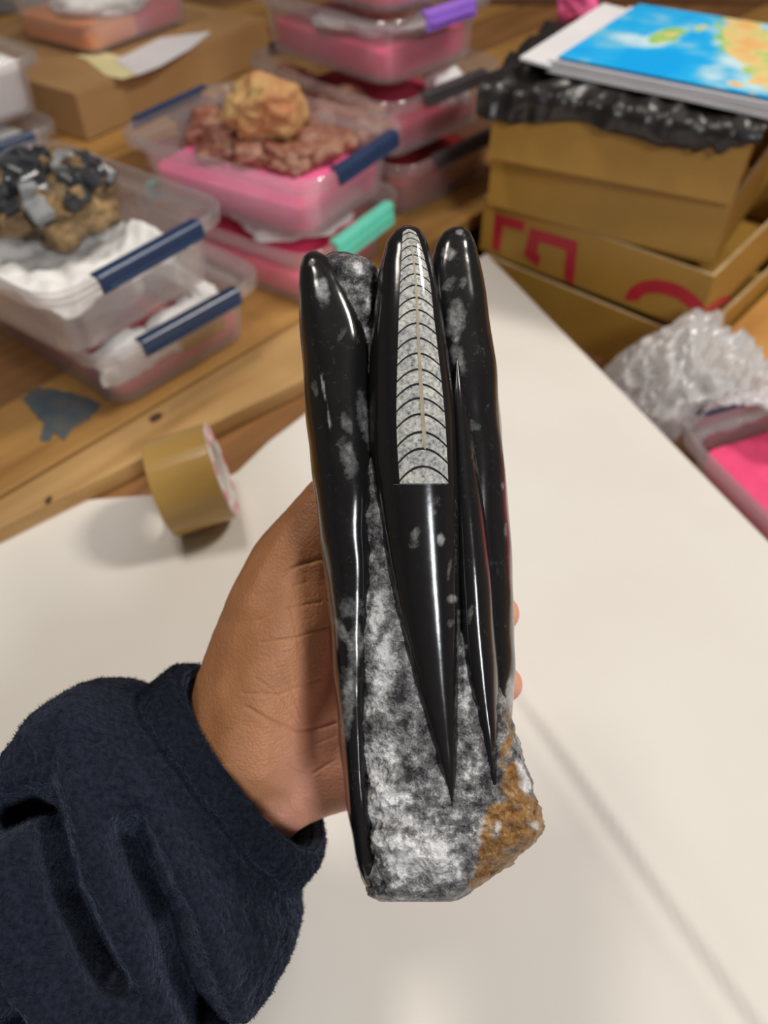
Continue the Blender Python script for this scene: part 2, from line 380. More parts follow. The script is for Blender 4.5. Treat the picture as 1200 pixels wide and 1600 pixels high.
def rock(name, loc, r, mat, seed, parent=None, sub=4, squash=(1, 1, 1), amp=0.35, sc=1.3, facet=False, rz=0):
    bm = bmesh.new(); bmesh.ops.create_icosphere(bm, subdivisions=sub, radius=1)
    for v in bm.verts:
        p = v.co.copy(); n1 = noise.noise(p * sc + Vector((seed, 0, 0))); n2 = noise.noise(p * sc * 2.7 + Vector((0, seed, 0))); n3 = noise.noise(p * sc * 7 + Vector((0, 0, seed)))
        cell = noise.voronoi(p * 2.2 * sc + Vector((seed, seed, 0)))[0][0]
        k = 1 + amp * n1 + amp * .5 * n2 + amp * .22 * n3 - amp * .5 * (0.4 - cell)
        v.co = Vector((p.x * squash[0], p.y * squash[1], p.z * squash[2])) * k * r
    me = bpy.data.meshes.new(name); bm.to_mesh(me); bm.free(); me.materials.append(mat)
    me.polygons.foreach_set('use_smooth', [not facet] * len(me.polygons))
    o = bpy.data.objects.new(name, me); o.location = loc; o.rotation_euler = (0, 0, rz)
    return link(o, parent)

# --- left stack (on the golden plank)
A1 = tub_at('lower clear tub of the left stack, navy latch, white foam over pink lining', 150, 572, ZP + TUB_H, 50, M['navy'], ZP, foam=M['rose'], foam_h=0.014, L_=0.236, W_=0.186)
A2 = tub_at('open clear tub on the left stack holding a dark mineral on white tissue', 72, 476, ZP + 2*TUB_H, 55, M['navy'], ZP + TUB_H, L_=0.25, W_=0.19)
# --- centre stack
C1 = tub_at('clear tub with mint green latch under the tub of reddish rocks', 485, 408, ZP + TUB_H, 58, M['mint'], ZP, foam=M['pink'], foam_h=0.022, lid=False, lw=0.10, kd=1.7)
C2 = tub_at('open clear tub full of reddish rocks on pink lining, navy latches', 487, 292, ZP + 2*TUB_H, 59, M['navy'], ZP + TUB_H, foam=M['hot_pink'], foam_h=0.024)
# --- back stack
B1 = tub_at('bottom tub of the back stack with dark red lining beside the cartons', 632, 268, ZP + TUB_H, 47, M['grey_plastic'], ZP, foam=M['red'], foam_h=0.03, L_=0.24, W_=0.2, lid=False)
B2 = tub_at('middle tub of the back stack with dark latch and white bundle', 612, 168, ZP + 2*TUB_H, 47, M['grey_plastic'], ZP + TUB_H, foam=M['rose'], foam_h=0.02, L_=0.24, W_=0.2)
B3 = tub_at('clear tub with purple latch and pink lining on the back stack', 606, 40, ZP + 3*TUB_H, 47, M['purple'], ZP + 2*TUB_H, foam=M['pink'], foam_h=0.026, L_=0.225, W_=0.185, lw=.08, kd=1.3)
bb = Vector(B3.location)
B4 = tub('topmost tub of the back stack cut off by the top of the photo', (bb.x, bb.y, ZP + 3*TUB_H), B3.rotation_euler.z, M['purple'], L_=0.225, W_=0.185, foam=M['pink'], foam_h=0.02, latches=(1,))
# --- far left stack, cut off by the photo's edge
dc = ground(95, 192, ZP + TUB_H)
def left_tub(label, px, py, zr, z0, **k):
    # corner known is the right-hand one (end of the short side)
    a = math.radians(50); es = Vector((math.cos(a), math.sin(a), 0)); el = Vector((-es.y, es.x, 0))
    c = ground(px, py, zr) - es * 0.19/2 + el * 0.24/2
    return tub(label, (c.x, c.y, z0), a + math.pi/2, M['navy'], L_=0.24, W_=0.19, **k)
D1 = left_tub('clear tub with navy latch at the left edge under the white bundle tub', 98, 190, ZP + TUB_H, ZP, foam=M['tissue'], foam_h=0.04)
D2 = left_tub('upper tub at the left edge packed with white tissue', 72, 80, ZP + 2*TUB_H, ZP + TUB_H, foam=M['tissue'], foam_h=0.05, latches=())
# --- contents
def local(t, x, y, z):
    c, s = math.cos(t.rotation_euler.z), math.sin(t.rotation_euler.z)
    return Vector((t.location.x + c*x - s*y, t.location.y + s*x + c*y, t.location.z + z))
def bowl(hw, hl, lift):
    def f(x, y, z):
        e = max(abs(x) / hl, abs(y) / hw)
        return x, y, z + lift * max(0, e - 0.55) ** 1.5
    return f
ti = crumple('tissue_wrap', 70, 56, 0.19, 0.135, 0.010, 22, M['tissue'], seed=3, shape=bowl(.068, .095, .055))
ti.location = local(A2, -0.002, 0, 0.010); ti.rotation_euler.z = A2.rotation_euler.z
tag(ti, 'crumpled white tissue lining the open tub under the dark mineral', 'tissue')
ms = empty('mineral_specimen', ground(88, 345, ZP + TUB_H + 0.03)); ms.location.z = ZP + TUB_H + 0.026
tag(ms, 'dark grey crystal cluster on ochre rock lying on white tissue', 'mineral')
rock('matrix', (0, 0, 0.020), 0.050, M['ochre'], 2.2, ms, sub=5, squash=(1.05, 1.0, 0.55), amp=0.35, sc=1.8)
rnd = random.Random(5)
def crystal(parent, p, s, mat, n):
    bm = bmesh.new(); bmesh.ops.create_cube(bm, size=1)
    for v in bm.verts: v.co *= s * rnd.uniform(.85, 1.15)
    bmesh.ops.bevel(bm, geom=bm.edges[:], offset=s*.13, segments=1, affect='EDGES')
    me = bpy.data.meshes.new('crystal'); bm.to_mesh(me); bm.free(); me.materials.append(mat)
    o = bpy.data.objects.new('crystal', me); o.location = p; o.rotation_euler = (rnd.uniform(0, 3), rnd.uniform(0, 3), rnd.uniform(0, 3))
    link(o, parent)
for k in range(110):
    a = rnd.uniform(0, 6.28); r = 0.052 * math.sqrt(rnd.random())
    z = 0.018 + 0.028 * math.sqrt(max(0, 1 - (r/0.054)**2))
    mt = M['crystal'] if rnd.random() < .74 else (M['pale_crystal'] if rnd.random() < .55 else M['ochre'])
    crystal(ms, (r*math.cos(a)*1.05, r*math.sin(a), z + rnd.uniform(.000, .009)), rnd.uniform(.009, .019), mt, k)
# A1: white padding behind the clear wall, a cardboard piece
for k, (x, y, z, r, sq) in enumerate([(-.082, .045, .036, .03, (.5, 1.0, .72)), (-.082, -.005, .036, .032, (.45, 1.1, .7)), (-.06, -.055, .033, .026, (.8, .7, .7)), (-.01, -.06, .035, .03, (1.5, .5, .7)), (.04, .0, .034, .05, (.9, 1, .45))]):
    q = rock('foam_padding', local(A1, x, y, z - .004), r, M['tissue'], k*3.3 + 1, sub=4, squash=sq, amp=.3, rz=A1.rotation_euler.z)
    tag(q, ['white foam wad behind the near wall of the lower left tub, left end', 'white foam wad behind the lower left tub latch, middle one', 'white foam wad at the right corner of the lower left tub',
            'long white foam wad along the right wall of the lower left tub', 'broad white foam wad filling the middle of the lower left tub'][k], 'foam', 'foam wads in the lower left tub')
cb = box('cardboard_piece', (0, 0, 0), (0.006, 0.05, 0.022), M['card'], None, 0.001)
cb.location = local(A1, -.0985, -.022, .033); cb.rotation_euler = (0, 0, A1.rotation_euler.z)
tag(cb, 'small brown cardboard piece inside the lower left tub', 'cardboard')
# C2: rocks
def mid(px, py, z): return ground(px, py, z)
rk = rock('rock', mid(414, 172, .155), 0.034, M['yellow_rock'], 4.4, sub=5, squash=(1.05, .95, .85), amp=.28)
tag(rk, 'large yellow and rust red rock standing out of the open tub', 'rock', 'rocks in the open tub')
rocks = [(330, 200, .026, 'dull red rock at the left wall of the open tub'), (365, 215, .022, 'small red rock in front of the yellow rock, left'), (430, 222, .027, 'brownish red rock right in front of the yellow rock'),
         (500, 195, .026, 'rust red rock just right of the yellow rock'), (545, 190, .022, 'dark red rock near the right latch of the open tub'), (490, 235, .024, 'pale red rock near the front corner of the open tub'),
         (530, 160, .024, 'brown rock by the back wall of the open tub, right'), (455, 130, .02, 'red rock half hidden behind the yellow rock'), (305, 178, .02, 'small dark red rock by the left latch of the open tub'), (560, 205, .022, 'dark brown rock along the right latch of the open tub'), (515, 222, .02, 'dull rock between the pale one and the right latch'), (575, 178, .018, 'smallest red rock in the right corner of the open tub'), (400, 240, .02, 'tan red rock at the front wall of the open tub'), (345, 232, .02, 'brown red rock in the front left corner of the open tub'), (455, 248, .02, 'flat red rock against the front wall of the open tub'), (375, 168, .022, 'dark red rock left behind the yellow rock in the open tub')]
for k, (x, y, r, lb) in enumerate(rocks):
    q = rock('rock', mid(x, y, .122), r * 1.1, M['red_rock'], 9 + k * 2.1, sub=4, squash=(1.1, 1.0, .62), amp=.45)
    tag(q, lb, 'rock', 'rocks in the open tub')
q = rock('tissue_bundle', local(B3, -0.02, 0.0, .042), .05, M['tissue'], 51, sub=4, squash=(1.5, 1.2, .2), amp=.3); tag(q, 'greyish white tissue bundle above the pink lining of the purple latched tub', 'bundle')
# C1: wrapped bundle, B2: white bundle
q = rock('tissue_bundle', local(B2, -0.07, -0.05, .034), .032, M['tissue'], 3, sub=4, squash=(.8, .8, .75), amp=.3); tag(q, 'white tissue bundle in the middle tub of the back stack', 'bundle')
q = rock('tissue_bundle', local(C1, -0.03, 0.0, .05), .045, M['tissue'], 13, sub=4, squash=(1.2, 1, .25), amp=.3); tag(q, 'flat white tissue bundle in the tub with the mint latch', 'bundle')
q = rock('rock', local(B3, -0.05, 0.03, .058), .024, M['red_rock'], 31, sub=4, squash=(1.3, 1, .6), amp=.4); tag(q, 'dark rock seen through the tub with the purple latch', 'rock')
q = rock('tissue_bundle', local(D2, 0.01, 0, .064), .05, M['tissue'], 23, sub=4, squash=(1.6, 1.2, .42), amp=.35); tag(q, 'white tissue bundle heaped in the upper tub at the left edge', 'bundle')

# ================================================================== cardboard box with paper and tub, top left
kz = 0.075
n0 = ground(118, 150, kz); r0 = ground(380, 46, kz); l0 = ground(20, 112, kz)
kr = (r0 - n0).normalized(); kl = Vector((-kr.y, kr.x, 0)); ka = math.atan2(kr.y, kr.x)
kb = tag(empty('cardboard_box', (n0.x, n0.y, ZP), ka), 'brown cardboard box at the top left carrying an orange lined tub', 'box')
KL, KW, KH = 0.40, 0.34, kz - ZP
for nm, c, s in (('side_panel', (KL/2, .002, KH/2), (KL, .004, KH)), ('side_panel', (KL/2, KW - .002, KH/2), (KL, .004, KH)), ('end_panel', (.002, KW/2, KH/2), (.004, KW - .009, KH)), ('end_panel', (KL - .002, KW/2, KH/2), (.004, KW - .009, KH)),
                 ('bottom_panel', (KL/2, KW/2, .002), (KL - .01, KW - .01, .003)), ('flap', (KL/2, KW/4 + .001, KH + .0015), (KL, KW/2 - .002, .003)), ('flap', (KL/2, 3*KW/4, KH + .0015), (KL, KW/2 - .002, .003))):
    box(nm, c, s, M['kraft'], kb, .0008)
zb = kz + 0.0035
def sheet_poly(name, pts, z, mat, label, cat, th=.0008, curl=None, group=None):
    """a thin sheet from outline pixels lying at height z"""
    g = [ground(x, y, z) for x, y in pts]
    o0 = g[0].copy()
    o = prism(name, [(p.x - o0.x, p.y - o0.y) for p in g], 0, th, mat); o.location = (o0.x, o0.y, z)
    return tag(o, label, cat, group)
sheet_poly('yellow_sheet', [(118, 88), (132, 92), (165, 118), (190, 124), (215, 117), (205, 95), (160, 80)], zb, M['yellow_paper'], 'pale yellow paper sheet on the cardboard box', 'paper')
sheet_poly('white_sheet', [(180, 95), (214, 118), (250, 104), (300, 75), (330, 50), (250, 60)], zb + .0012, M['sheet'], 'white paper sheet sticking out beside the yellow one', 'paper')
a_ = math.radians(math.degrees(ka))
te_n = ground(150, 92, zb + .002)
Et = empty('storage_tub', (0, 0, 0))
bpy.data.objects.remove(Et)
ce = te_n + kr * .105 + kl * .085
E1 = tub('clear tub with orange and red lining on the cardboard box', (ce.x, ce.y, zb + .0022), ka, M['navy'], L_=.235, W_=.19, foam=M['rose'], foam_h=.027, latches=())
slab('foam_liner', .10, .151, .016, .0058, .0345, M['orange'], E1).location = (-.050, 0, 0)
q = rock('tissue_bundle', local(E1, -.02, -.02, .045), .05, M['tissue'], 41, sub=4, squash=(1.4, 1.1, .3), amp=.3); tag(q, 'white tissue wad in the tub with orange lining', 'bundle')
pc = crumple('pink_wrapper', 16, 12, .05, .035, .012, 60, M['hot_pink'], seed=8); pc.location = ground(100, 30, zb + .02); pc.location.z = zb + .001
tag(pc, 'crumpled pink wrapper on the cardboard box by the tub', 'wrapper')

# ================================================================== cartons on the lower shelf, right
BH = 0.063
cart = {}
def carton(k, z0, L0px, N0px, depth, label, top):
    zt = z0 + BH
    pl, pn = ground(*L0px, zt), ground(*N0px, zt)
    e = (pn - pl); ln = e.length; e.normalize(); back = Vector((-e.y, e.x, 0))
    t = tag(empty('carton', (pl.x, pl.y, z0), math.atan2(e.y, e.x)), label, 'carton', 'brown cartons stacked at the right')
    tk = .004; h = BH - .0015
    box('long_panel', (ln/2, tk/2, h/2), (ln, tk, h), M['card'], t, .0007)
    box('long_panel', (ln/2, depth - tk/2, h/2), (ln, tk, h), M['card'], t, .0007)
    box('short_panel', (tk/2, depth/2, h/2), (tk, depth - 2*tk - .0004, h), M['card'], t, .0007)
    box('short_panel', (ln - tk/2, depth/2, h/2), (tk, depth - 2*tk - .0004, h), M['card'], t, .0007)
    box('bottom_panel', (ln/2, depth/2, .0015), (ln - 2*tk - .0004, depth - 2*tk - .0004, .003), M['card'], t)
    box('edge_strip', (ln/2, tk/2, h + .0004), (ln, tk*.9, .0008), M['card_edge'], t)
    box('edge_strip', (ln - tk/2, depth/2, h + .0004), (tk*.9, depth - 2*tk, .0008), M['card_edge'], t)
    if top:
        box('top_panel', (ln/2, depth/2, h - .001), (ln - 2*tk - .0004, depth - 2*tk - .0004, .003), M['card'], t)
    cart[k] = (t, pl, e, back, ln, zt)
    return t
carton(4, ZS, (757, 397), (1086, 533), .30, 'lowest brown carton of the stack, mostly behind the white paper', False)
carton(3, ZS + BH, (757, 305), (1117, 431), .27, 'brown carton printed with red marks, second from the bottom', False)
carton(2, ZS + 2*BH, (770, 224), (1146, 315), .25, 'plain brown carton second from the top of the stack', False)
carton(1, ZS + 3*BH, (773, 138), (1182, 206), .25, 'topmost brown carton under the black plastic and the map', True)
# red print on carton 3
t3, pl3, e3, b3, ln3, zt3 = cart[3]
def decal(name, pts, p0, n, parent):
    g = [on_plane(x, y, p0, n) for x, y in pts]
    inv = Matrix.Translation(parent.location) @ Matrix.Rotation(parent.rotation_euler.z, 4, 'Z'); inv.invert()
    nl_ = (Matrix.Rotation(-parent.rotation_euler.z, 3, 'Z') @ n)
    a = [inv @ p + nl_ * .0002 for p in g]; b_ = [inv @ p + nl_ * .0006 for p in g]
    m_ = len(a); f = [tuple(range(m_)), tuple(range(m_, 2*m_))] + [(i, (i+1) % m_, m_ + (i+1) % m_, m_ + i) for i in range(m_)]
    return fix(mesh(name, a + b_, f, M['red_ink'], parent))
nf = -b3
def cz(x, y): return (740 + x / 2.609, y / 2.609)
decal('printed_mark', [cz(88, 868), cz(212, 905), cz(204, 945), cz(120, 920), cz(106, 1030), cz(75, 1012)], pl3, nf, t3)
decal('printed_mark', [cz(232, 928), cz(425, 985), cz(408, 1158), cz(368, 1140), cz(378, 1018), cz(268, 985), cz(258, 1030), cz(275, 1048), cz(262, 1088), cz(206, 1040)], pl3, nf, t3)
arc = []
for k in range(15):
    a = math.radians(178 - 170 * k / 14); arc.append(cz(785 + 168*math.cos(a), 1262 - 118*math.sin(a) + 34*math.cos(a)))
for k in range(15):
    a = math.radians(8 + 165 * k / 14); arc.append(cz(785 + 112*math.cos(a), 1262 - 62*math.sin(a) + 30*math.cos(a)))
decal('printed_mark', arc, pl3, nf, t3)
pn3 = pl3 + e3 * ln3
decal('printed_mark', [cz(935, 1300), cz(940, 1260), cz(1000, 1215), cz(1045, 1200), cz(1048, 1222), cz(985, 1262)], pn3, e3, t3)
# wooden block right of the lowest carton
g = [ground(1098, 561, -.028), ground(1215, 622, -.028), ground(1330, 500, -.028), ground(1215, 455, -.028)]
t4, pl4, e4, b4, ln4, zt4 = cart[4]
q0 = pl4 + e4 * (ln4 + .004)
poly = [q0 + b4 * .012 , q0 + e4 * .16 + b4 * -.01, q0 + e4 * .19 + b4 * .3, q0 + b4 * .3]
wb = prism('wood_block', [(p.x - q0.x, p.y - q0.y) for p in poly], 0, .034, M['orange_wood'], None, .002); wb.location = (q0.x, q0.y, ZS)
tag(wb, 'orange wooden board beside the lowest carton at the right edge', 'board')

# ---- black plastic bag on the top carton
t1, pl1, e1_, b1, ln1, zt1 = cart[1]
zc1 = zt1
v, f = [], []
nx, ny = 110, 60
rows = 22
prof_u = np.linspace(-.012, ln1 + .006, nx)
for i, u in enumerate(prof_u):
    drop = .021 + .012 * noise.noise(Vector((u * 16, 1.3, 0))) + .016 * math.exp(-((u - .21) / .022) ** 2) * abs(noise.noise(Vector((u * 60, 3, 1)))) * 2
    drop = drop * (0.85 if u < ln1 * .8 else max(.25, 1 - (u - ln1*.8) / (ln1*.25)))
    for j in range(ny):
        s = j / (ny - 1)
        tot = drop + .2
        d = s * tot
        if d < drop: y_, z_ = -.0045, -(drop - d)
        else: y_, z_ = (d - drop) - .0045, .0012
        p = Vector((u * 34, d * 34, 7))
        cr = max(0, .007 * (1 - 2.4 * abs(noise.noise(p * .55))) + .0035 * (1 - 2.4 * abs(noise.noise(p * 1.3))))
        if d < drop: y_ -= cr * 1.1
        else: z_ += cr * (1.0 if (d - drop) < .03 or u < .035 else .12)
        if d < drop and d > drop - .004: z_ += .002
        v.append((u, y_, z_))
for i in range(nx - 1):
    for j in range(ny - 1):
        a = i*ny + j; f.append((a, a+1, a+ny+1, a+ny))
bb_ = mesh('black_bag', v, f, M['black_film'], smooth=True)
bb_.location = (pl1.x, pl1.y, zc1); bb_.rotation_euler.z = t1.rotation_euler.z
bb_.modifiers.new('thick', 'SOLIDIFY').thickness = .0005
tag(bb_, 'crumpled black plastic bag draped over the top carton', 'bag')
# ---- stack of papers and map
zs = zc1 + .012
mp_n = ground(872, 88, zs + .012); mp_r = ground(1200, 152, zs + .012)
em = (mp_r - mp_n).normalized(); bm_ = Vector((-em.y, em.x, 0)); am = math.atan2(em.y, em.x)
ps = tag(empty('paper_stack', (mp_n.x, mp_n.y, zs), am), 'grey white stack of loose sheets under the map', 'papers')
MW, MD = .235, .205
for k in range(8):
    v_, f_ = [], []
    dx, dy = random.uniform(-.003, .003), -.004 + .0012 * k * .3 + random.uniform(-.002, .001)
    n_ = 14
    for i in range(n_):
        for j in range(2):
            x = i/(n_-1) * (MW + .01); z = k * .00125
            sag = -.004 * max(0, (x/MW - .55)) * (8 - k) / 8 if k < 3 else 0
            v_.append((x + dx - .006, j * MD + dy, z + sag))
    for i in range(n_-1): f_.append((i*2, i*2+2, i*2+3, i*2+1))
    o = mesh('sheet', v_, f_, M['sheet'], ps); o.modifiers.new('thick', 'SOLIDIFY').thickness = .0009
# map: colours drawn on a fine grid
m, nt, b = new_mat('map_print'); L = nt.links
a1 = N(nt, 'ShaderNodeAttribute', attribute_name='land'); a2 = N(nt, 'ShaderNodeAttribute', attribute_name='high'); a3 = N(nt, 'ShaderNodeAttribute', attribute_name='shelf')
sea = ramp(nt, [(0.0, (0.0, 0.42, 0.95)), (0.45, (0.02, 0.50, 0.97)), (0.62, (0.16, 0.58, 0.88)), (1.0, (0.62, 0.86, 0.95))])
lnd = ramp(nt, [(0.0, (0.22, 0.58, 0.16)), (0.35, (0.42, 0.68, 0.16)), (0.6, (0.85, 0.66, 0.28)), (1.0, (0.88, 0.50, 0.18))])
L.new(a3.outputs['Fac'], sea.inputs['Fac']); L.new(a2.outputs['Fac'], lnd.inputs['Fac'])
mx = N(nt, 'ShaderNodeMix', data_type='RGBA'); L.new(a1.outputs['Fac'], mx.inputs['Factor']); L.new(sea.outputs['Color'], mx.inputs[6]); L.new(lnd.outputs['Color'], mx.inputs[7])
L.new(mx.outputs[2], b.inputs['Base Color']); b.inputs['Roughness'].default_value = .35
n_ = 150; v_, f_, la, hi, sh = [], [], [], [], []
zm = zs + .0112
lands = [(1040, 58, 30, 10, -.25), (1160, 60, 42, 34, .5), (1200, 95, 40, 50, .2), (1175, 10, 60, 22, .1), (1110, 8, 40, 8, .4), (1185, 120, 10, 6, 0), (1150, 133, 12, 4, .2), (1095, 45, 10, 4, -.4)]
for i in range(n_):
    for j in range(n_):
        x = i/(n_-1) * MW; y = j/(n_-1) * MD
        P = mp_n + em * x + bm_ * y; P.z = zm
        d = P - CAM; dp = d.dot(FWD); px = 600 + FPX * d.dot(RGT)/dp; py = 800 - FPX * d.dot(UPV)/dp
        v_.append((x, y, 0))
        wob = fbm((x, y, 1), 55, 4)
        k = -9
        for cx, cy, rx, ry, ro in lands:
            c, s = math.cos(ro), math.sin(ro); dx, dy = px - cx, py - cy
            k = max(k, 1 - math.hypot((c*dx + s*dy)/rx, (-s*dx + c*dy)/ry))
        if py < -8: k = max(k, .25 * fbm((x, y, 9), 18, 3) + .02)
        la.append(min(1, max(0, (k + .45*wob) * 6 + .5)))
        hi.append(min(1, max(0, .32 + .55 * fbm((x, y, 5), 40, 4) + .35 * max(0, k) + (.2 if px > 1130 else -.15))))
        shf = .42 + .8 * fbm((x, y, 2), 18, 3) + .12 * fbm((x, y, 6), 60, 2) + (.45 * max(0, min(1, (k + .5) * 2)) if k > -.5 else 0) - .25 * (py > 75)
        if px < 965 and 30 - (px - 930) * .5 - 12 < py < 44 - (px - 930) * .6: shf += .5
        sh.append(min(1, max(0, shf)))
for i in range(n_ - 1):
    for j in range(n_ - 1):
        a = i*n_ + j; f_.append((a, a+n_, a+n_+1, a+1))
mo = mesh('map_sheet', v_, f_, m); mo.location = (mp_n.x, mp_n.y, zm); mo.rotation_euler.z = am
for nm, vv in (('land', la), ('high', hi), ('shelf', sh)): attr(mo, nm, vv)
mo.modifiers.new('thick', 'SOLIDIFY').thickness = .0007; mo.modifiers[0].offset = 1
tag(mo, 'colourful printed map with bright blue sea on top of the papers', 'map')
# white folded sheet left of the map
wq = mp_n - em * .012 + bm_ * -.002
wsh = box('folded_sheet', (0, 0, 0), (.03, .21, .0035), M['sheet'], None, .001)
wsh.location = mp_n + em * -.0205 + bm_ * .095; wsh.location.z = zs + .006; wsh.rotation_euler = (0, .08, am + .02)
tag(wsh, 'folded white paper sheet lying left of the map', 'paper')
# pink bundle behind the map, dark board behind
pk = rock('pink_bundle', ground(903, -4, zc1 + .020), .021, M['hot_pink'], 17, sub=4, amp=.4); tag(pk, 'bright pink bundle peeking out behind the map', 'bundle')
bd = prism('dark_board', [(0, 0), (.9, 0), (.9, .02), (0, .02)], 0, .42, M['dark_wood'], None, .002)
bd.location = ground(760, -40, ZP) ; bd.location.z = ZP; bd.location.y = 1.75; bd.location.x = .15
tag(bd, 'dark brown wooden board standing behind the cartons', 'board')

# ================================================================== right: pink tub and clear bag on the lower shelf
F1 = tub('pink lined clear tub beyond the right edge of the paper', (.372, .445, ZS), math.radians(112), M['navy'], L_=.22, W_=.17, foam=M['pink'], foam_h=.035, lid=False)
def bagmesh():
    nx, ny = 170, 130; v, f = [], []
    c0, c1 = ground(945, 560, -.02), ground(1300, 690, -.02)
    ax = (c1 - c0); ln = ax.length; ax.normalize(); nr = Vector((-ax.y, ax.x, 0))
    for i in range(nx):
        for j in range(ny):
            u = i/(nx-1); a = 2*math.pi * j/ny
            prof = (math.sin(math.pi * min(1, max(0, u*.96+.02))) ** .55)
            r = (.055 + .012 * math.sin(u*7)) * prof
            p = Vector((u*5, math.cos(a)*1.2, math.sin(a)*1.2))
            p.x *= 1.6; k = 1.22 + .35*noise.noise(p*.8) - .46*abs(noise.noise(p*1.7)) - .26*abs(noise.noise(p*3.9 + Vector((3, 1, 2)))) - .12*abs(noise.noise(p*8))
            off = nr * (math.cos(a) * r * k * 1.1)
            P = c0 + ax * (u * ln) + off
            P.z = ZS + .052 * prof + math.sin(a) * r * .85 * k + .004
            P.z = max(P.z, ZS + .001)
            q = F1.matrix_basis.inverted() @ P
            inside = min(1, max(0, (.125 - abs(q.x)) / .02)) * min(1, max(0, (.10 - abs(q.y)) / .02))
            P.z = max(P.z, ZS + .001 + inside * (.074 + .006 * k))
            sd = (P - e0).dot(Vector((ed.y, -ed.x, 0)))
            if sd > -.004 and P.z < .003: P -= Vector((ed.y, -ed.x, 0)) * (sd + .004)
            fr_ = (P - pl4).dot(b4); al = (P - pl4).dot(e4)
            if al < ln4 + .004 and fr_ > -.004: P -= b4 * (fr_ + .004)
            elif al >= ln4 + .004 and fr_ > -.012: P.z = max(P.z, ZS + .0365)
            v.append(P)
    for i in range(nx - 1):
        for j in range(ny):
            f.append((i*ny + j, i*ny + (j+1) % ny, (i+1)*ny + (j+1) % ny, (i+1)*ny + j))
    return v, f, c0
v, f, c0 = bagmesh(); c0 = Vector((c0.x, c0.y, ZS))
bg = fix(mesh('clear_bag', v, f, M['clear_bag'], None, True, off=c0))
tag(bg, 'crumpled clear plastic bag at the right beside the lowest carton', 'bag')

# ================================================================== tape roll
R_T, W_T = .0365, .0455
tr_c = ground(327, 808, 0); ta = math.radians(8)
tp = tag(empty('tape_roll', (tr_c.x, tr_c.y, .0022 + W_T/2*math.sin(.17)), 0, (0, -.17, math.radians(16))), 'roll of brown packing tape leaning on its rim by the planks', 'tape')
def ring_part(name, ro, ri, wd, mat, n=56):
    v, f = [], []
    for i in range(n):
        a = 2*math.pi*i/n
        for x, r in ((-wd/2, ri), (-wd/2, ro - .0006), (-wd/2 + .0006, ro), (wd/2 - .0006, ro), (wd/2, ro - .0006), (wd/2, ri)):
            v.append((x, math.cos(a)*r, R_T + math.sin(a)*r))
    for i in range(n):
        for k in range(6):
            f.append((i*6 + k, i*6 + (k+1) % 6, ((i+1) % n)*6 + (k+1) % 6, ((i+1) % n)*6 + k))
    return fix(mesh(name, v, f, mat, tp))
ring_part('tape_winding', R_T, R_T - .009, W_T, M['tape'])
core = ring_part('cardboard_core', R_T - .0092, R_T - .0125, W_T + .001, M['core'])
lb = ring_part('side_label', R_T - .0004, R_T - .0098, .0006, M['core']); lb.location.x = W_T/2 + .0005
for k in range(9):
    v, f = [], []
    for i in range(5):
        a = 2*math.pi*(k + .12 + .42*i/4)/9
        for r in (R_T - .0012, R_T - .009): v.append((W_T/2 + .0010, math.cos(a)*r, R_T + math.sin(a)*r))
    f = [(2*i, 2*i+1, 2*i+3, 2*i+2) for i in range(4)]
    mesh('print_segment', v, f, M['core_print'], lb).location.x = -lb.location.x

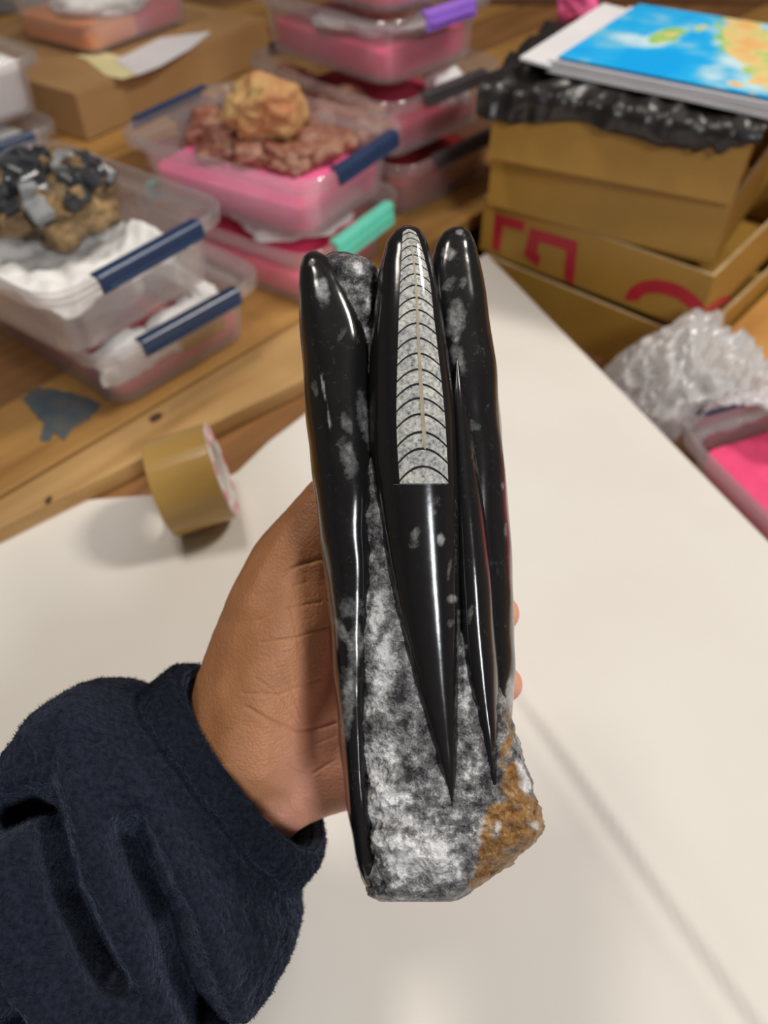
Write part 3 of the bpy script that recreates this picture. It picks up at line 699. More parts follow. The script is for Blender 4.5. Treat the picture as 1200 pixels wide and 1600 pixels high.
# ================================================================== the polished fossil specimen
D0 = 0.270
def stone_mat(name, dark, light, polished=True):
    m, nt, b = new_mat(name); L = nt.links
    v = coords(nt)
    a = N(nt, 'ShaderNodeAttribute', attribute_name='clast')
    n1 = N(nt, 'ShaderNodeTexNoise', Scale=420 if polished else 230, Detail=5, Roughness=.6); L.new(v, n1.inputs['Vector'])
    n2 = N(nt, 'ShaderNodeTexNoise', Scale=1500, Detail=3, Roughness=.7); L.new(v, n2.inputs['Vector'])
    s1 = N(nt, 'ShaderNodeMath', operation='MULTIPLY_ADD'); L.new(n1.outputs['Fac'], s1.inputs[0]); s1.inputs[1].default_value = .95 if polished else 1.9; L.new(a.outputs['Fac'], s1.inputs[2])
    s2 = N(nt, 'ShaderNodeMath', operation='MULTIPLY_ADD'); L.new(n2.outputs['Fac'], s2.inputs[0]); s2.inputs[1].default_value = .42 if polished else .9; L.new(s1.outputs[0], s2.inputs[2])
    r = ramp(nt, [(0.0, dark), (0.46, tuple(x * 1.6 for x in dark)), (0.66, tuple(.5 * d + .28 * l for d, l in zip(dark, light))), (0.9, light)])
    mr = N(nt, 'ShaderNodeMapRange'); mr.inputs['From Min'].default_value = .35 if polished else .75; mr.inputs['From Max'].default_value = 2.05 if polished else 2.5
    L.new(s2.outputs[0], mr.inputs['Value']); L.new(mr.outputs[0], r.inputs['Fac'])
    br = N(nt, 'ShaderNodeAttribute', attribute_name='rust')
    n3 = N(nt, 'ShaderNodeTexNoise', Scale=210, Detail=6, Roughness=.65); L.new(v, n3.inputs['Vector'])
    rr = ramp(nt, [(.28, (.10, .05, .02)), (.42, (.28, .13, .035)), (.56, (.42, .22, .07)), (.72, (.60, .48, .32))]); L.new(n3.outputs['Fac'], rr.inputs['Fac'])
    mx = N(nt, 'ShaderNodeMix', data_type='RGBA'); L.new(br.outputs['Fac'], mx.inputs['Factor']); L.new(r.outputs['Color'], mx.inputs[6]); L.new(rr.outputs['Color'], mx.inputs[7])
    L.new(mx.outputs[2], b.inputs['Base Color'])
    bp = N(nt, 'ShaderNodeBump')
    if polished:
        b.inputs['Roughness'].default_value = .165
        n4 = N(nt, 'ShaderNodeTexNoise', Scale=260, Detail=2); L.new(v, n4.inputs['Vector'])
        bp.inputs['Strength'].default_value = .10; bp.inputs['Distance'].default_value = .0004; L.new(n4.outputs['Fac'], bp.inputs['Height'])
    else:
        b.inputs['Roughness'].default_value = .27
        n4 = N(nt, 'ShaderNodeTexVoronoi', Scale=520); L.new(v, n4.inputs['Vector'])
        ad = N(nt, 'ShaderNodeMath', operation='MULTIPLY_ADD'); L.new(n2.outputs['Fac'], ad.inputs[0]); ad.inputs[1].default_value = .8; L.new(n4.outputs['Distance'], ad.inputs[2])
        bp.inputs['Strength'].default_value = 1.0; bp.inputs['Distance'].default_value = .0013; L.new(ad.outputs[0], bp.inputs['Height'])
    L.new(bp.outputs['Normal'], b.inputs['Normal'])
    return m
M['polish'] = stone_mat('polished_black_stone', (.008, .0078, .0083), (.38, .39, .385))
M['rough'] = stone_mat('rough_grey_stone', (.030, .029, .033), (.95, .95, .95), False)

fs = tag(empty('fossil_specimen', at(655, 1405, D0)), 'polished black stone with upright cone fossils held in the hand', 'fossil')
FO = fs.location.copy()
class Loft:
    def __init__(s, st, n, ny, nth, front=0.0):
        # st rows: y, xl, xr, centre z, half depth
        s.st = np.array(st, float); s.n = n; s.ny = ny; s.nth = nth
    def prof(s, y):
        st = s.st
        return [herm(st[:, 0], st[:, k], y) for k in range(1, 5)]
    def front(s, x, y):
        xl, xr, zc, hd = s.prof(y); xc, hw = (xl + xr)/2, (xr - xl)/2
        u = np.clip(np.abs((x - xc)/hw), 0, 1)
        return zc + hd * (1 - u**s.n)**(1/s.n)
    def build(s, name, mat, wob=0.0, rough=0.0, clasts=(), base=0.0, rust=None, seed=0.0, extra=None):
        y0, y1 = s.st[0, 0], s.st[-1, 0]
        tt = np.linspace(0, 1, s.ny); ys = y0 + (y1 - y0) * (tt - .035*np.sin(2*np.pi*tt))
        th = np.linspace(0, 2*np.pi, s.nth, endpoint=False)
        xl, xr, zc, hd = s.prof(ys)
        c, sn = np.cos(th), np.sin(th)
        cx = np.sign(c)*np.abs(c)**(2/s.n); sz = np.sign(sn)*np.abs(sn)**(2/s.n)
        PX = ((xl + xr)/2)[:, None] + ((xr - xl)/2)[:, None]*cx[None]
        PY = np.repeat(ys[:, None], s.nth, 1)
        PZ = zc[:, None] + hd[:, None]*sz[None]
        verts, cl, ru = [], [], []
        for i in range(s.ny):
            endf = min(1, min(i, s.ny - 1 - i)/6)
            for j in range(s.nth):
                x, y, z = PX[i, j], PY[i, j], PZ[i, j]
                if wob or rough:
                    q = Vector((x*.01 + seed, y*.01, z*40))
                    d = wob*noise.noise(q*1.3)
                    if rough:
                        q2 = Vector((x*.045 + seed, y*.045, z*180))
                        ce = noise.voronoi(q2*.8)[0]
                        d += rough*(1 + .9*min(1, max(0, (y - 1120)/200)))*(.9*noise.noise(q2*.5) + .6*noise.noise(q2) + .35*noise.noise(q2*2.6) + .5*(ce[0] - .4))
                    if extra: d += extra(x, y)
                    x += d*cx[j]*1000*4.4; z += d*sz[j]
                verts.append(at(x, y, D0 - z))
                k = base + .10*noise.noise(Vector((x*.02 + seed, y*.012, 4)))
                for (bx, by, rx, ry, ro, a) in clasts:
                    dx, dy = x - bx, y - by
                    if abs(dx) > 2.2*max(rx, ry) or abs(dy) > 2.2*max(rx, ry): continue
                    co, si = math.cos(ro), math.sin(ro)
                    r = math.hypot((co*dx + si*dy)/rx, (-si*dx + co*dy)/ry) + .35*noise.noise(Vector((x*.08, y*.08, bx)))
                    if r < 1.15 and z > zc[i]: k += a*(.88 if mat.name.startswith('pol') else 1)*min(1, (1.15 - r)*1.7)
                cl.append(k)
                ru.append(0 if rust is None else rust(x, y, z))
        f = []
        for i in range(s.ny - 1):
            for j in range(s.nth):
                a, b_ = i*s.nth + j, i*s.nth + (j+1) % s.nth
                f.append((a, b_, b_ + s.nth, a + s.nth))
        f.append(tuple(range(s.nth))); f.append(tuple(range((s.ny-1)*s.nth, s.ny*s.nth))[::-1])
        o = fix(mesh(name, verts, f, mat, fs, True, off=FO))
        attr(o, 'clast', cl); attr(o, 'rust', ru)
        return o
mm = .001
LS = Loft([(392, 484, 496, 0, 2.5*mm), (397, 477, 506, 0, 5.5*mm), (410, 471, 520, 0, 8*mm), (440, 467, 541, 0, 10.5*mm), (480, 466.5, 560, 0, 13*mm), (520, 467.5, 573, 0, 14.8*mm), (600, 473, 582, 0, 16.4*mm), (700, 484, 588, 0, 17*mm),
           (800, 495, 590, 0, 17*mm), (900, 506, 588, 0, 17*mm), (1000, 516, 584, 0, 17*mm), (1100, 525, 580, 0, 17*mm), (1200, 535, 580, 0, 17*mm), (1300, 548, 584, 0, 16*mm), (1365, 561, 590, 0, 13*mm), (1385, 570, 590, 0, 10*mm)], 2.6, 300, 110)
CS = Loft([(352, 632, 642, 6*mm, 2*mm), (356, 623, 652, 6*mm, 5*mm), (366, 612, 661, 6*mm, 7.5*mm), (400, 598, 673, 6*mm, 11*mm), (450, 588, 685, 6*mm, 14.5*mm), (500, 582, 693, 6*mm, 16.8*mm), (560, 577, 702, 6*mm, 18.3*mm), (620, 575, 710, 6*mm, 18.9*mm), (700, 577, 716, 6*mm, 19*mm),
           (760, 582, 720, 6*mm, 19*mm), (850, 595, 722, 6*mm, 18.5*mm), (950, 613, 723, 6*mm, 18*mm), (1050, 637, 722, 6*mm, 17*mm), (1150, 667, 720, 6*mm, 16*mm), (1220, 690, 716, 6*mm, 15*mm), (1262, 704, 709, 6*mm, 12.5*mm)], 2.7, 320, 120)
RS = Loft([(354, 708, 722, -9*mm, 2.5*mm), (359, 698, 731, -9*mm, 5*mm), (370, 687, 739, -9*mm, 7*mm), (400, 675, 749, -9*mm, 9.5*mm), (450, 672, 758, -9*mm, 12*mm), (520, 676, 769, -9*mm, 14*mm), (600, 684, 778.5, -9*mm, 15.2*mm), (700, 695, 788, -9*mm, 16*mm), (800, 705, 795, -9*mm, 16*mm),
           (900, 712, 801, -9*mm, 16*mm), (1000, 720, 803, -9*mm, 15.5*mm), (1060, 728, 802.5, -9*mm, 15*mm), (1120, 742, 799, -9*mm, 13*mm), (1180, 765, 795, -9*mm, 10*mm)], 2.5, 280, 100)
MS = Loft([(560, 712, 716, 4*mm, 2*mm), (600, 706, 725, 4*mm, 6*mm), (700, 704, 742, 4*mm, 11*mm), (800, 706, 757, 4*mm, 13.5*mm), (900, 710, 768, 4*mm, 14.5*mm), (1000, 716, 776, 4*mm, 15*mm), (1050, 722, 779, 4*mm, 15.3*mm), (1100, 733, 781, 4*mm, 15.5*mm), (1180, 754, 782, 4*mm, 15.5*mm), (1230, 767, 779, 4*mm, 14*mm), (1255, 772, 775, 4*mm, 11*mm)], 2.4, 220, 90)
XS = Loft([(420, 560, 700, -14*mm, 6*mm), (600, 562, 690, -9*mm, 12*mm), (680, 566, 670, -7*mm, 15*mm), (730, 566, 680, -5*mm, 19*mm), (900, 562, 716, -4*mm, 20.5*mm), (1000, 559, 736, -3*mm, 20.5*mm), (1050, 556, 765, -3*mm, 20.5*mm), (1090, 554, 787, -3*mm, 20.6*mm), (1120, 553, 796, -3*mm, 20.8*mm), (1160, 551, 807, -3*mm, 21*mm), (1200, 555, 820, -3*mm, 21.5*mm),
           (1250, 559, 836, -3*mm, 22*mm), (1285, 562, 849, -3*mm, 22*mm), (1300, 563, 846, -3*mm, 22*mm), (1325, 566, 820, -3*mm, 21.5*mm), (1350, 569, 790, -3*mm, 20.5*mm), (1375, 573, 760, -3*mm, 20*mm), (1393, 580, 736, -3*mm, 19*mm), (1404, 586, 716, -3*mm, 17.5*mm), (1409, 606, 700, -3*mm, 15*mm)], 4.2, 520, 380)
YS = Loft([(393, 516, 536, -4*mm, 3*mm), (398, 508, 556, -4*mm, 6*mm), (410, 505, 574, -4*mm, 9*mm), (430, 508, 584, -4*mm, 11*mm), (480, 525, 586, -4*mm, 13*mm), (560, 548, 592, -4*mm, 13*mm), (650, 562, 598, -4*mm, 13*mm), (740, 568, 600, -4*mm, 13*mm)], 2.8, 150, 80)
R30 = .5
LS.build('orthocone_column', M['polish'], wob=.0009, seed=1, base=.30, clasts=[(504, 455, 13, 28, -.1, .75), (488, 409, 7, 9, 0, .6), (541, 660, 9, 22, -.35, .55), (545, 715, 14, 34, -.3, .62), (492, 605, 6, 16, -.2, .45), (505, 605, 2.5, 32, -.2, .9), (514, 655, 3, 20, -.15, .8), (572, 660, 12, 60, -.25, .5),
    (533, 985, 9, 26, -.5, .7), (542, 1110, 14, 62, .15, .70), (556, 1010, 14, 40, .1, .55), (548, 950, 22, 20, .3, .4), (540, 1060, 18, 20, .3, .35), (535, 520, 6, 14, .4, .25)])
CS.build('orthocone_column', M['polish'], wob=0, seed=5, base=.27, clasts=[(648, 838, 9, 20, .2, .6), (688, 842, 7, 13, 0, .75), (677, 800, 9, 6, .2, .5), (680, 783, 9, 9, .4, .3), (707, 938, 9, 9, 0, .75), (704, 975, 7, 9, .5, .45), (702, 890, 4, 20, .2, .45), (717, 1000, 4, 60, 0, .5), (712, 850, 3, 80, 0, .25), (690, 1240, 8, 26, -.5, .2)])
RS.build('orthocone_column', M['polish'], wob=.0010, seed=9, base=.31, clasts=[(700, 395, 12, 12, .3, .7), (718, 362, 8, 5, 0, .7), (712, 500, 16, 34, .15, .62), (716, 560, 12, 30, -.2, .6), (724, 440, 7, 12, 0, .4), (700, 445, 14, 16, .4, .4), (738, 665, 14, 12, .4, .4), (790, 830, 3, 14, 0, .5), (797, 1085, 8, 38, .1, .8), (785, 760, 4, 8, 0, .5), (760, 640, 4, 12, .3, .3)])
MS.build('orthocone_column', M['polish'], wob=.0003, seed=13, base=.29, clasts=[(727, 1010, 8, 5, .3, .7), (735, 960, 5, 20, .1, .5), (745, 720, 8, 40, -.2, .4), (772, 1180, 6, 30, 0, .25), (742, 1110, 9, 9, 0, .4)])
def rustf(x, y, z):
    n_ = noise.noise(Vector((x*.025, y*.025, 2)))*22 + noise.noise(Vector((x*.08, y*.08, 7)))*10
    lim = np.interp(y, [1050, 1110, 1180, 1240, 1290, 1330, 1400], [800, 782, 778, 775, 742, 733, 735])
    right = np.interp(y, [1100, 1180, 1230, 1270, 1300], [798, 808, 822, 860, 880])
    return float(np.clip((x + n_ - lim)/8, 0, 1) * np.clip((right - x - n_*.6)/8, 0, 1) * np.clip((y - 1090)/60, 0, 1) * np.clip(1.25 - 1.6*max(0, noise.noise(Vector((x*.06, y*.05, 11)))), 0, 1))
def bulge(x, y): return 0.0
def xclast():
    L_ = [(640, 1310, 110, 100, 0, .16), (590, 960, 14, 50, .2, .35), (600, 1040, 22, 50, .1, .45), (570, 935, 8, 16, 0, .4), (595, 1200, 40, 60, .3, .35), (650, 1330, 60, 40, -.2, .4), (590, 1110, 30, 22, .2, .15), (815, 1215, 12, 30, -.3, .7), (838, 1287, 13, 9, 0, .8), (780, 1280, 7, 30, 0, .6), (612, 1260, 30, 30, 0, .25), (740, 1200, 14, 40, 0, .25), (700, 1360, 26, 24, 0, .3), (730, 1060, 6, 60, 0, .35), (640, 1300, 14, 10, .3, -.35), (668, 1310, 12, 7, 0, -.3), (630, 1210, 14, 30, .2, -.3), (755, 1300, 10, 30, .1, .4)]
    return L_
XS.build('matrix', M['rough'], wob=.0006, rough=.0016, seed=17, base=.37, clasts=xclast(), rust=rustf)
YS.build('rough_ridge', M['rough'], wob=.0006, rough=.0024, seed=23, base=.26, clasts=[(560, 420, 16, 12, .3, .4), (575, 500, 8, 40, 0, .25), (578, 470, 6, 14, 0, .35)])

# ---- the white chambered fossil on the front of the middle column
m, nt, b = new_mat('chamber_calcite'); L = nt.links
v_ = coords(nt)
n1 = N(nt, 'ShaderNodeTexNoise', Scale=800, Detail=6, Roughness=.65); L.new(v_, n1.inputs['Vector'])
n2 = N(nt, 'ShaderNodeTexNoise', Scale=130, Detail=2); L.new(v_, n2.inputs['Vector'])
r1 = ramp(nt, [(.30, (.11, .11, .115)), (.43, (.37, .375, .365)), (.60, (.66, .655, .62))]); L.new(n1.outputs['Fac'], r1.inputs['Fac'])
r2 = ramp(nt, [(.35, (.72, .73, .75)), (.65, (1, 1, .95))]); L.new(n2.outputs['Fac'], r2.inputs['Fac'])
mx = N(nt, 'ShaderNodeMix', data_type='RGBA', blend_type='MULTIPLY'); mx.inputs['Factor'].default_value = 1; L.new(r1.outputs['Color'], mx.inputs[6]); L.new(r2.outputs['Color'], mx.inputs[7])
L.new(mx.outputs[2], b.inputs['Base Color']); b.inputs['Roughness'].default_value = .10
M['calcite'] = m
M['siphon'] = simple('siphuncle', (.42, .37, .27), (.32, .28, .20), scale=300, rough=.12)
M['saw'] = simple('saw_cut', (.10, .095, .085), (.16, .15, .13), scale=300, rough=.2)
M['suture'] = simple('dark_suture', (.018, .018, .019), (.03, .03, .03), scale=300, rough=.14)
fy = [356, 365, 400, 435, 490, 540, 590, 645, 700, 757]
fxl = [630, 629, 627, 625, 622.5, 621, 619.5, 618.5, 620, 624]
fxr = [646, 651, 663, 671.5, 678, 684, 690, 695.5, 699, 701.5]
def fos(u, y, lift):
    x = float(herm(fy, fxl, y))*(1 - u) + float(herm(fy, fxr, y))*u
    return at(x, y, D0 - float(CS.front(x, y)) - lift)
def strip(name, rows, mat, parent, lift):
    v, f = [], []; nu = len(rows[0])
    top = [[fos(u, y, lift) for u, y in r] for r in rows]; bot = [[fos(u, y, -.0006) for u, y in r] for r in rows]
    nr = len(rows)
    for g in (top, bot):
        for r in g: v += r
    for i in range(nr - 1):
        for k in range(nu - 1):
            a = i*nu + k; f.append((a, a+1, a+nu+1, a+nu)); q = nr*nu; f.append((q+a, q+a+nu, q+a+nu+1, q+a+1))
    q = nr*nu
    ring = [k for k in range(nu)] + [i*nu + nu - 1 for i in range(1, nr)] + [(nr-1)*nu + k for k in range(nu - 2, -1, -1)] + [i*nu for i in range(nr - 2, 0, -1)]
    for a, c in zip(ring, ring[1:] + ring[:1]): f.append((a, c, q + c, q + a))
    o = fix(mesh(name, v, f, mat, parent, True, off=FO))
    o.modifiers.new('es', 'EDGE_SPLIT').split_angle = math.radians(40)
    return o
fcone = strip('chambered_fossil', [[(u, y) for u in np.linspace(0, 1, 9)] for y in np.linspace(358, 757, 60)], M['suture'], fs, .00006)
fcone['label'] = 'white chambered cone fossil'
sep = [357, 363, 372, 384, 398, 412, 428, 445.5, 465, 484, 505, 528, 552, 577, 600, 622, 647, 675, 701, 729, 757]
us = np.linspace(.012, .988, 15)
def sag(u, y):
    wdt = float(herm(fy, fxr, min(757, y)) - herm(fy, fxl, min(757, y)))
    return wdt*.30*(2*(u - .5))**2
for i in range(len(sep) - 1):
    g = np.interp(sep[i], [360, 450, 700], [.9, 1.5, 2.0])
    rows = []
    for t_ in np.linspace(0, 1, 5):
        row = []
        for u in us:
            ya = sep[i] + g + sag(u, sep[i]); yb = sep[i+1] - g + sag(u, sep[i+1])
            if i == len(sep) - 2: yb = 755.5
            yy = ya*(1 - t_) + yb*t_
            row.append((u, min(max(yy, 357), 755.5 + .02*t_)))
        rows.append(row)
    strip('chamber', rows, M['calcite'], fcone, .00022)
rows = []
for y in np.linspace(372, 702, 40):
    uc = np.interp(y, [372, 470, 560, 640, 702], [.50, .53, .53, .54, .56]); wd = np.interp(y, [372, 500, 600, 690, 702], [.03, .035, .04, .035, .012])
    rows.append([(uc - wd, y), (uc, y), (uc + wd, y)])
strip('siphuncle', rows, M['siphon'], fcone, .00030)
# straight saw line under the chambers
strip('saw_line', [[(u, y) for u in np.linspace(-.12, 1.1, 9)] for y in (756.6, 757.6)], M['saw'], fs, .00010)

# ================================================================== the person: hand and sleeve
pn = tag(empty('person', at(60, 1560, .30)), "person's hand in a navy fleece sleeve gripping the black stone from behind", 'person')
PO = pn.location.copy()
def chain(bm, pts):
    """pts: (px, py, depth, radius m): a tapered capsule chain, spheres blended by dense sampling"""
    P = [(at(x, y, d), r) for x, y, d, r in pts]
    for (a, ra), (b_, rb) in zip(P[:-1], P[1:]):
        n_ = max(2, int((b_ - a).length / (min(ra, rb)*.22)))
        for k in range(n_ + 1):
            s = k/n_; c = a.lerp(b_, s); r = ra*(1 - s) + rb*s
            bmesh.ops.create_icosphere(bm, subdivisions=2, radius=r, matrix=Matrix.Translation(c))
bm = bmesh.new()
# thumb and its ball
chain(bm, [(395, 1150, .322, .029), (402, 1085, .319, .0275), (416, 1040, .318, .026), (436, 970, .316, .0245), (450, 905, .316, .0195), (474, 846, .315, .0150), (520, 785, .314, .0128), (585, 725, .314, .0105)])
# palm
chain(bm, [(405, 1150, .330, .020), (520, 1000, .334, .019), (640, 880, .334, .013)])
chain(bm, [(420, 1180, .330, .021), (540, 1040, .336, .019), (670, 955, .336, .012)])
chain(bm, [(430, 1200, .330, .021), (550, 1100, .335, .019), (680, 1040, .333, .0115)])
chain(bm, [(445, 1225, .328, .0185), (545, 1196, .328, .0185), (610, 1160, .328, .016), (665, 1110, .328, .0115)])
chain(bm, [(455, 1080, .330, .022), (500, 1150, .330, .020)])
# forearm inside the sleeve
chain(bm, [(355, 1215, .328, .024), (370, 1200, .327, .025), (430, 1150, .328, .024)])
chain(bm, [(400, 1265, .328, .020), (415, 1240, .327, .021), (470, 1200, .328, .021)])
# fingers behind the stone: index, middle, ring, little
chain(bm, [(640, 880, .334, .0105), (700, 858, .330, .0092), (745, 850, .320, .0085), (762, 848, .312, .0078)])
chain(bm, [(670, 955, .336, .0105), (735, 952, .332, .0092), (777, 956, .318, .0085), (784, 958, .307, .0076)])
chain(bm, [(680, 1040, .333, .0100), (745, 1058, .329, .0090), (784, 1068, .316, .0082), (790, 1069, .306, .0074)])
chain(bm, [(665, 1110, .328, .0092), (725, 1138, .322, .0082), (752, 1148, .312, .0074), (756, 1150, .305, .0066)])
me = bpy.data.meshes.new('hand_raw'); bm.to_mesh(me); bm.free()
tmp = bpy.data.objects.new('hand_raw', me); COL.objects.link(tmp)
rm = tmp.modifiers.new('r', 'REMESH'); rm.mode = 'VOXEL'; rm.voxel_size = .0013
sm = tmp.modifiers.new('s', 'SMOOTH'); sm.factor = .5; sm.iterations = 14
ss = tmp.modifiers.new('d', 'SUBSURF'); ss.levels = 1; ss.render_levels = 1
dg = bpy.context.evaluated_depsgraph_get(); dg.update()
hm = bpy.data.meshes.new_from_object(tmp.evaluated_get(dg))
bpy.data.objects.remove(tmp)
nv = len(hm.vertices); co = np.zeros(nv*3, np.float32); hm.vertices.foreach_get('co', co); co = co.reshape(-1, 3).astype(float)
no = np.zeros(nv*3, np.float32); hm.vertex_normals.foreach_get('vector', no); no = no.reshape(-1, 3).astype(float)
rel = co - np.array(CAM); dep = rel @ np.array(FWD); hx = 600 + FPX*(rel @ np.array(RGT))/dep; hy = 800 - FPX*(rel @ np.array(UPV))/dep
facing = np.clip((no @ -np.array(FWD)) * 2, 0, 1)
disp = np.zeros(nv)
for poly, dpt, wd in [([(385, 1105), (424, 1128), (461, 1141), (495, 1139), (525, 1130)], .0011, 3.2), ([(440, 897), (465, 884), (505, 872)], .0012, 4.0), ([(398, 929), (440, 922), (480, 909)], .0005, 2.4), ([(401, 970), (450, 951), (500, 940)], .0006, 2.6),
                      ([(409, 1004), (465, 996), (520, 976)], .0007, 2.6), ([(379, 1083), (435, 1086), (500, 1060)], .0005, 2.4), ([(450, 1195), (488, 1210), (520, 1190)], .0006, 2.6), ([(400, 1060), (440, 1090), (470, 1135)], .0004, 2.2), ([(430, 1040), (455, 1075), (470, 1120)], .0004, 2.2),
                      ([(462, 1180), (500, 1160), (525, 1150)], .0004, 2.2), ([(455, 790), (470, 776), (490, 768)], .0007, 3), ([(468, 772), (480, 758), (492, 752)], .0006, 3), ([(440, 1010), (452, 1050), (462, 1090)], .0003, 2), ([(455, 950), (462, 985), (468, 1020)], .0003, 2)]:
    dd = segd(hx, hy, poly); disp -= .8*dpt*np.exp(-(dd/(wd*.8))**2)*facing
for i in range(nv):
    p = co[i]*1.0
    q = Vector(p)
    disp[i] += .0009*noise.noise(q*60) + .00010*noise.noise(q*700)
co += no*disp[:, None] - np.array(PO)
hm.vertices.foreach_set('co', co.astype(np.float32).ravel()); hm.update()
hm.polygons.foreach_set('use_smooth', [True]*len(hm.polygons))
hand = bpy.data.objects.new('hand', hm); link(hand, pn); hand['label'] = 'bare brown hand, palm side'
pinkness = np.clip((hx - 400 + (hy - 1000)*.35)/150, 0, 1)
attr(hand, 'palm', pinkness)
crs = np.zeros(nv)
m, nt, b = new_mat('skin'); L = nt.links
v_ = coords(nt); a = N(nt, 'ShaderNodeAttribute', attribute_name='palm')
n1 = N(nt, 'ShaderNodeTexNoise', Scale=110, Detail=5); L.new(v_, n1.inputs['Vector'])
ad = N(nt, 'ShaderNodeMath', operation='MULTIPLY_ADD'); L.new(n1.outputs['Fac'], ad.inputs[0]); ad.inputs[1].default_value = .5
sb = N(nt, 'ShaderNodeMath', operation='ADD'); L.new(a.outputs['Fac'], sb.inputs[0]); sb.inputs[1].default_value = -.25; L.new(sb.outputs[0], ad.inputs[2])
r = ramp(nt, [(0.0, (.44, .19, .08)), (.5, (.68, .305, .15)), (1.0, (.78, .36, .24))]); L.new(ad.outputs[0], r.inputs['Fac'])
L.new(r.outputs['Color'], b.inputs['Base Color']); b.inputs['Roughness'].default_value = .55
b.inputs['Subsurface Weight'].default_value = .12; b.inputs['Subsurface Radius'].default_value = (.9, .35, .2); b.inputs['Subsurface Scale'].default_value = .004
vo = N(nt, 'ShaderNodeTexVoronoi', Scale=1000); L.new(v_, vo.inputs['Vector'])
bp = N(nt, 'ShaderNodeBump', Strength=.45, Distance=.0005); L.new(vo.outputs['Distance'], bp.inputs['Height']); L.new(bp.outputs['Normal'], b.inputs['Normal'])
hm.materials.clear(); hm.materials.append(m)

# ---- fleece sleeve
def fleece(name, k=1.0):
    m, nt, b = new_mat(name); L = nt.links; v_ = coords(nt)
    n1 = N(nt, 'ShaderNodeTexNoise', Scale=520, Detail=5); L.new(v_, n1.inputs['Vector'])
    r = ramp(nt, [(.3, (.005*k, .0065*k, .012*k)), (.7, (.017*k, .021*k, .035*k))]); L.new(n1.outputs['Fac'], r.inputs['Fac']); L.new(r.outputs['Color'], b.inputs['Base Color'])
    b.inputs['Roughness'].default_value = .95; b.inputs['Specular IOR Level'].default_value = .1
    b.inputs['Sheen Weight'].default_value = .22; b.inputs['Sheen Roughness'].default_value = .5; b.inputs['Sheen Tint'].default_value = (.45, .55, .8, 1)
    bp = N(nt, 'ShaderNodeBump', Strength=.8, Distance=.0014); L.new(n1.outputs['Fac'], bp.inputs['Height']); L.new(bp.outputs['Normal'], b.inputs['Normal'])
    return m
M['fleece'] = fleece('navy_fleece')
M['pile'] = fleece('navy_fleece_pile', 1.5)
#        s     top outline      bottom outline    depth  half depth
SL = np.array([(0.00, 296, 1043, 506, 1312, .322, .040), (0.06, 268, 1043, 504, 1340, .321, .042), (0.15, 228, 1076, 474, 1374, .319, .041), (0.19, 212, 1076, 468, 1385, .318, .041), (0.30, 160, 1064, 470, 1440, .314, .046), (0.42, 95, 1092, 446, 1500, .309, .049),
               (0.56, 48, 1160, 385, 1562, .303, .050), (0.72, 5, 1232, 325, 1600, .297, .050), (0.9, -75, 1320, 250, 1690, .289, .050), (1.1, -170, 1430, 150, 1810, .280, .050), (1.35, -300, 1590, 20, 1960, .268, .050)])
G = [([(63, 1222), (110, 1196), (138, 1190), (157, 1216), (180, 1292), (211, 1351), (243, 1408)], .042, 16, (0.55, 1)),
     ([(268, 1222), (297, 1292), (320, 1337), (333, 1405), (351, 1472), (362, 1531)], .046, 18, (.35, 1)),
     ([(115, 1465), (130, 1500), (153, 1550), (175, 1620)], .030, 15, (.5, 1)),
     ([(225, 1079), (270, 1112), (315, 1153), (382, 1230), (432, 1306), (470, 1376)], .0030, 7, (1, 1))]
RG = [([(40, 1180), (90, 1120), (160, 1090), (200, 1180), (240, 1290), (285, 1400)], .006, 26), ([(290, 1190), (340, 1290), (380, 1390), (395, 1500)], .005, 26), ([(190, 1450), (230, 1540), (260, 1620)], .005, 30), ([(80, 1300), (130, 1400), (180, 1500)], .004, 34)]
def sleeve_surface(s0, s1, ns, nt_, inner=0.0):
    s = np.linspace(s0, s1, ns); th = np.linspace(0, 2*np.pi, nt_, endpoint=False)
    c = [herm(SL[:, 0], SL[:, k], s) for k in range(1, 7)]
    C, Sn = np.cos(th), np.sin(th)
    cx = np.sign(C)*np.abs(C)**(2/2.3); sz = np.sign(Sn)*np.abs(Sn)**(2/2.3)
    TX, TY, BX, BY, DP, HD = [q[:, None] for q in c]
    PX = (TX + BX)/2 + (TX - BX)/2*cx*(1 - inner); PY = (TY + BY)/2 + (TY - BY)/2*cx*(1 - inner)
    Z = HD*sz*(1 - inner)
    return PX, PY, DP, Z, np.repeat(sz[None], ns, 0), s
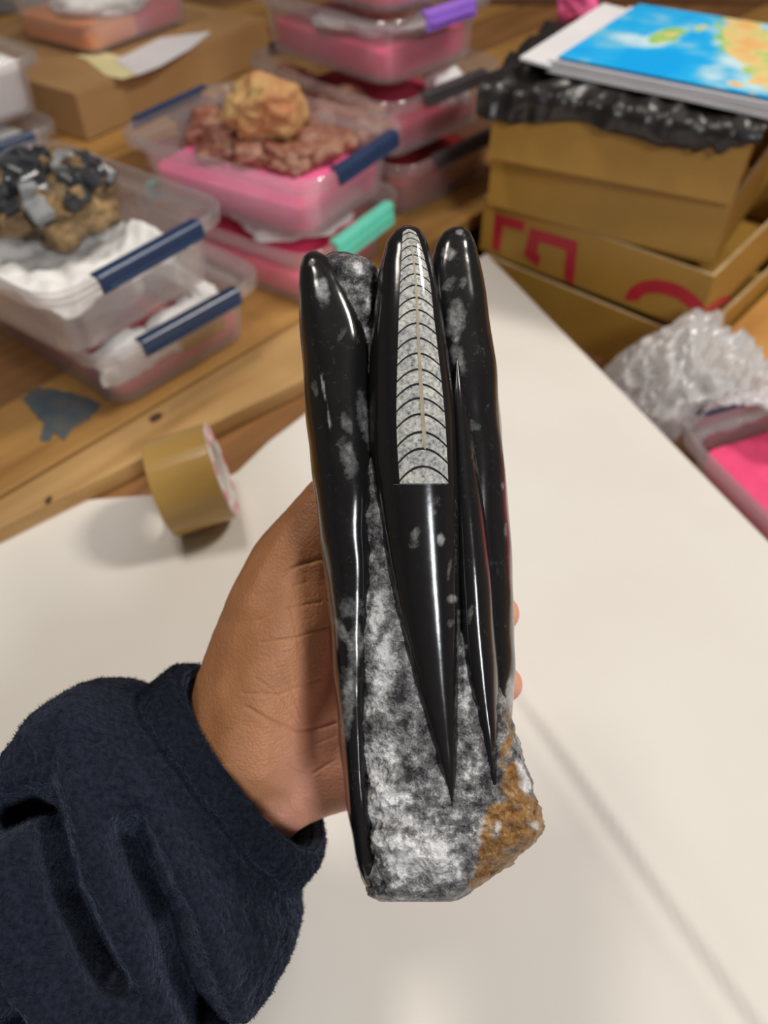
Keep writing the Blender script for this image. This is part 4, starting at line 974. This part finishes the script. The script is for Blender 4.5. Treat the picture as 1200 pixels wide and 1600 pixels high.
def sleeve_part(name, s0, s1, ns, nt_, parent, lip):
    PX, PY, DP, Z, SZ, s = sleeve_surface(s0, s1, ns, nt_)
    D = np.zeros_like(PX); DG = np.zeros_like(PX)
    fr = np.clip(SZ*2.2 + .25, 0, 1)
    for poly, dpt, wd, _ in G:
        dd = segd(PX, PY, poly); DG -= dpt*np.exp(-(dd/wd)**2)*fr
    for poly, dpt, wd in RG:
        dd = segd(PX, PY, poly); D += dpt*np.exp(-(dd/wd)**2)*fr
    V_ = []
    ax = (at(60, 1560, .3) - at(400, 1180, .322)).normalized()
    for i in range(ns):
        cpt = None
        for j in range(nt_):
            x, y = PX[i, j], PY[i, j]
            base = at(x, y, DP[i, 0]); cen = at((PX[i].max() + PX[i].min())/2, (PY[i].max() + PY[i].min())/2, DP[i, 0])
            p = base - FWD*Z[i, j]
            d = (p - cen).normalized(); inw = Vector((-.24, .30, -.92)).normalized()
            q = p*1.0
            k = D[i, j] + .0016*noise.noise(q*55) + .0010*noise.noise(q*170) + .00065*noise.noise(q*420) + .0004*noise.noise(q*900)
            dirn = (d*.45 - FWD*.55*max(0, SZ[i, j])) if D[i, j] else d
            V_.append((p + dirn.normalized()*k if dirn.length > 1e-6 else p) - inw*DG[i, j])
    f = []
    for i in range(ns - 1):
        for j in range(nt_):
            a, b_ = i*nt_ + j, i*nt_ + (j+1) % nt_
            f.append((a, b_, b_ + nt_, a + nt_))
    if lip:   # turn the cuff edge inwards
        base = len(V_)
        for r_, dz in ((.93, .001), (.88, .006), (.86, .02)):
            PX2, PY2, DP2, Z2, SZ2, s2 = sleeve_surface(s0, s1, ns, nt_, 1 - r_)
            for j in range(nt_): V_.append(at(PX2[0, j], PY2[0, j], DP2[0, 0]) - FWD*Z2[0, j] + ax*dz)
        for q in range(3):
            for j in range(nt_):
                a0 = (base + (q-1)*nt_) if q else 0
                a, b_ = a0 + j, a0 + (j+1) % nt_; c_ = base + q*nt_
                f.append((a, b_, c_ + (j+1) % nt_, c_ + j))
    return fix(mesh(name, V_, f, M['fleece'], parent, True, off=PO))
sleeve = sleeve_part('sleeve', .15, 1.35, 330, 380, pn, False); sleeve['label'] = 'navy fleece sleeve with deep folds'
cuff = sleeve_part('cuff', 0.0, .152, 70, 380, sleeve, True)
for src in (sleeve, cuff):
    me = src.data; rng = np.random.default_rng(3)
    nP = len(me.polygons); cen = np.zeros(nP*3, np.float32); me.polygons.foreach_get('center', cen); cen = cen.reshape(-1, 3)
    nrm = np.zeros(nP*3, np.float32); me.polygons.foreach_get('normal', nrm); nrm = nrm.reshape(-1, 3)
    ar = np.zeros(nP, np.float32); me.polygons.foreach_get('area', ar)
    vis = (nrm @ -np.array(FWD)) > -.35
    pr = ar*vis; pr /= pr.sum()
    n_ = 60000 if src is sleeve else 20000
    idx = rng.choice(nP, n_, p=pr)
    b0 = cen[idx] + rng.normal(0, .0003, (n_, 3)); dirn = nrm[idx] + rng.normal(0, .75, (n_, 3)); dirn /= np.linalg.norm(dirn, axis=1)[:, None]
    side = np.cross(dirn, rng.normal(0, 1, (n_, 3))); side /= np.linalg.norm(side, axis=1)[:, None]
    ln = rng.uniform(.0006, .0016, n_)[:, None]
    wdt = .00014
    vv = np.stack([b0 - side*wdt - dirn*.0003, b0 + side*wdt - dirn*.0003, b0 + dirn*ln], 1).reshape(-1, 3)
    pm = bpy.data.meshes.new('fleece_pile'); pm.from_pydata(vv.tolist(), [], [(3*k, 3*k+1, 3*k+2) for k in range(n_)]); pm.materials.append(M['pile'])
    po_ = link(bpy.data.objects.new('fleece_pile', pm), src); po_['kind'] = 'stuff'
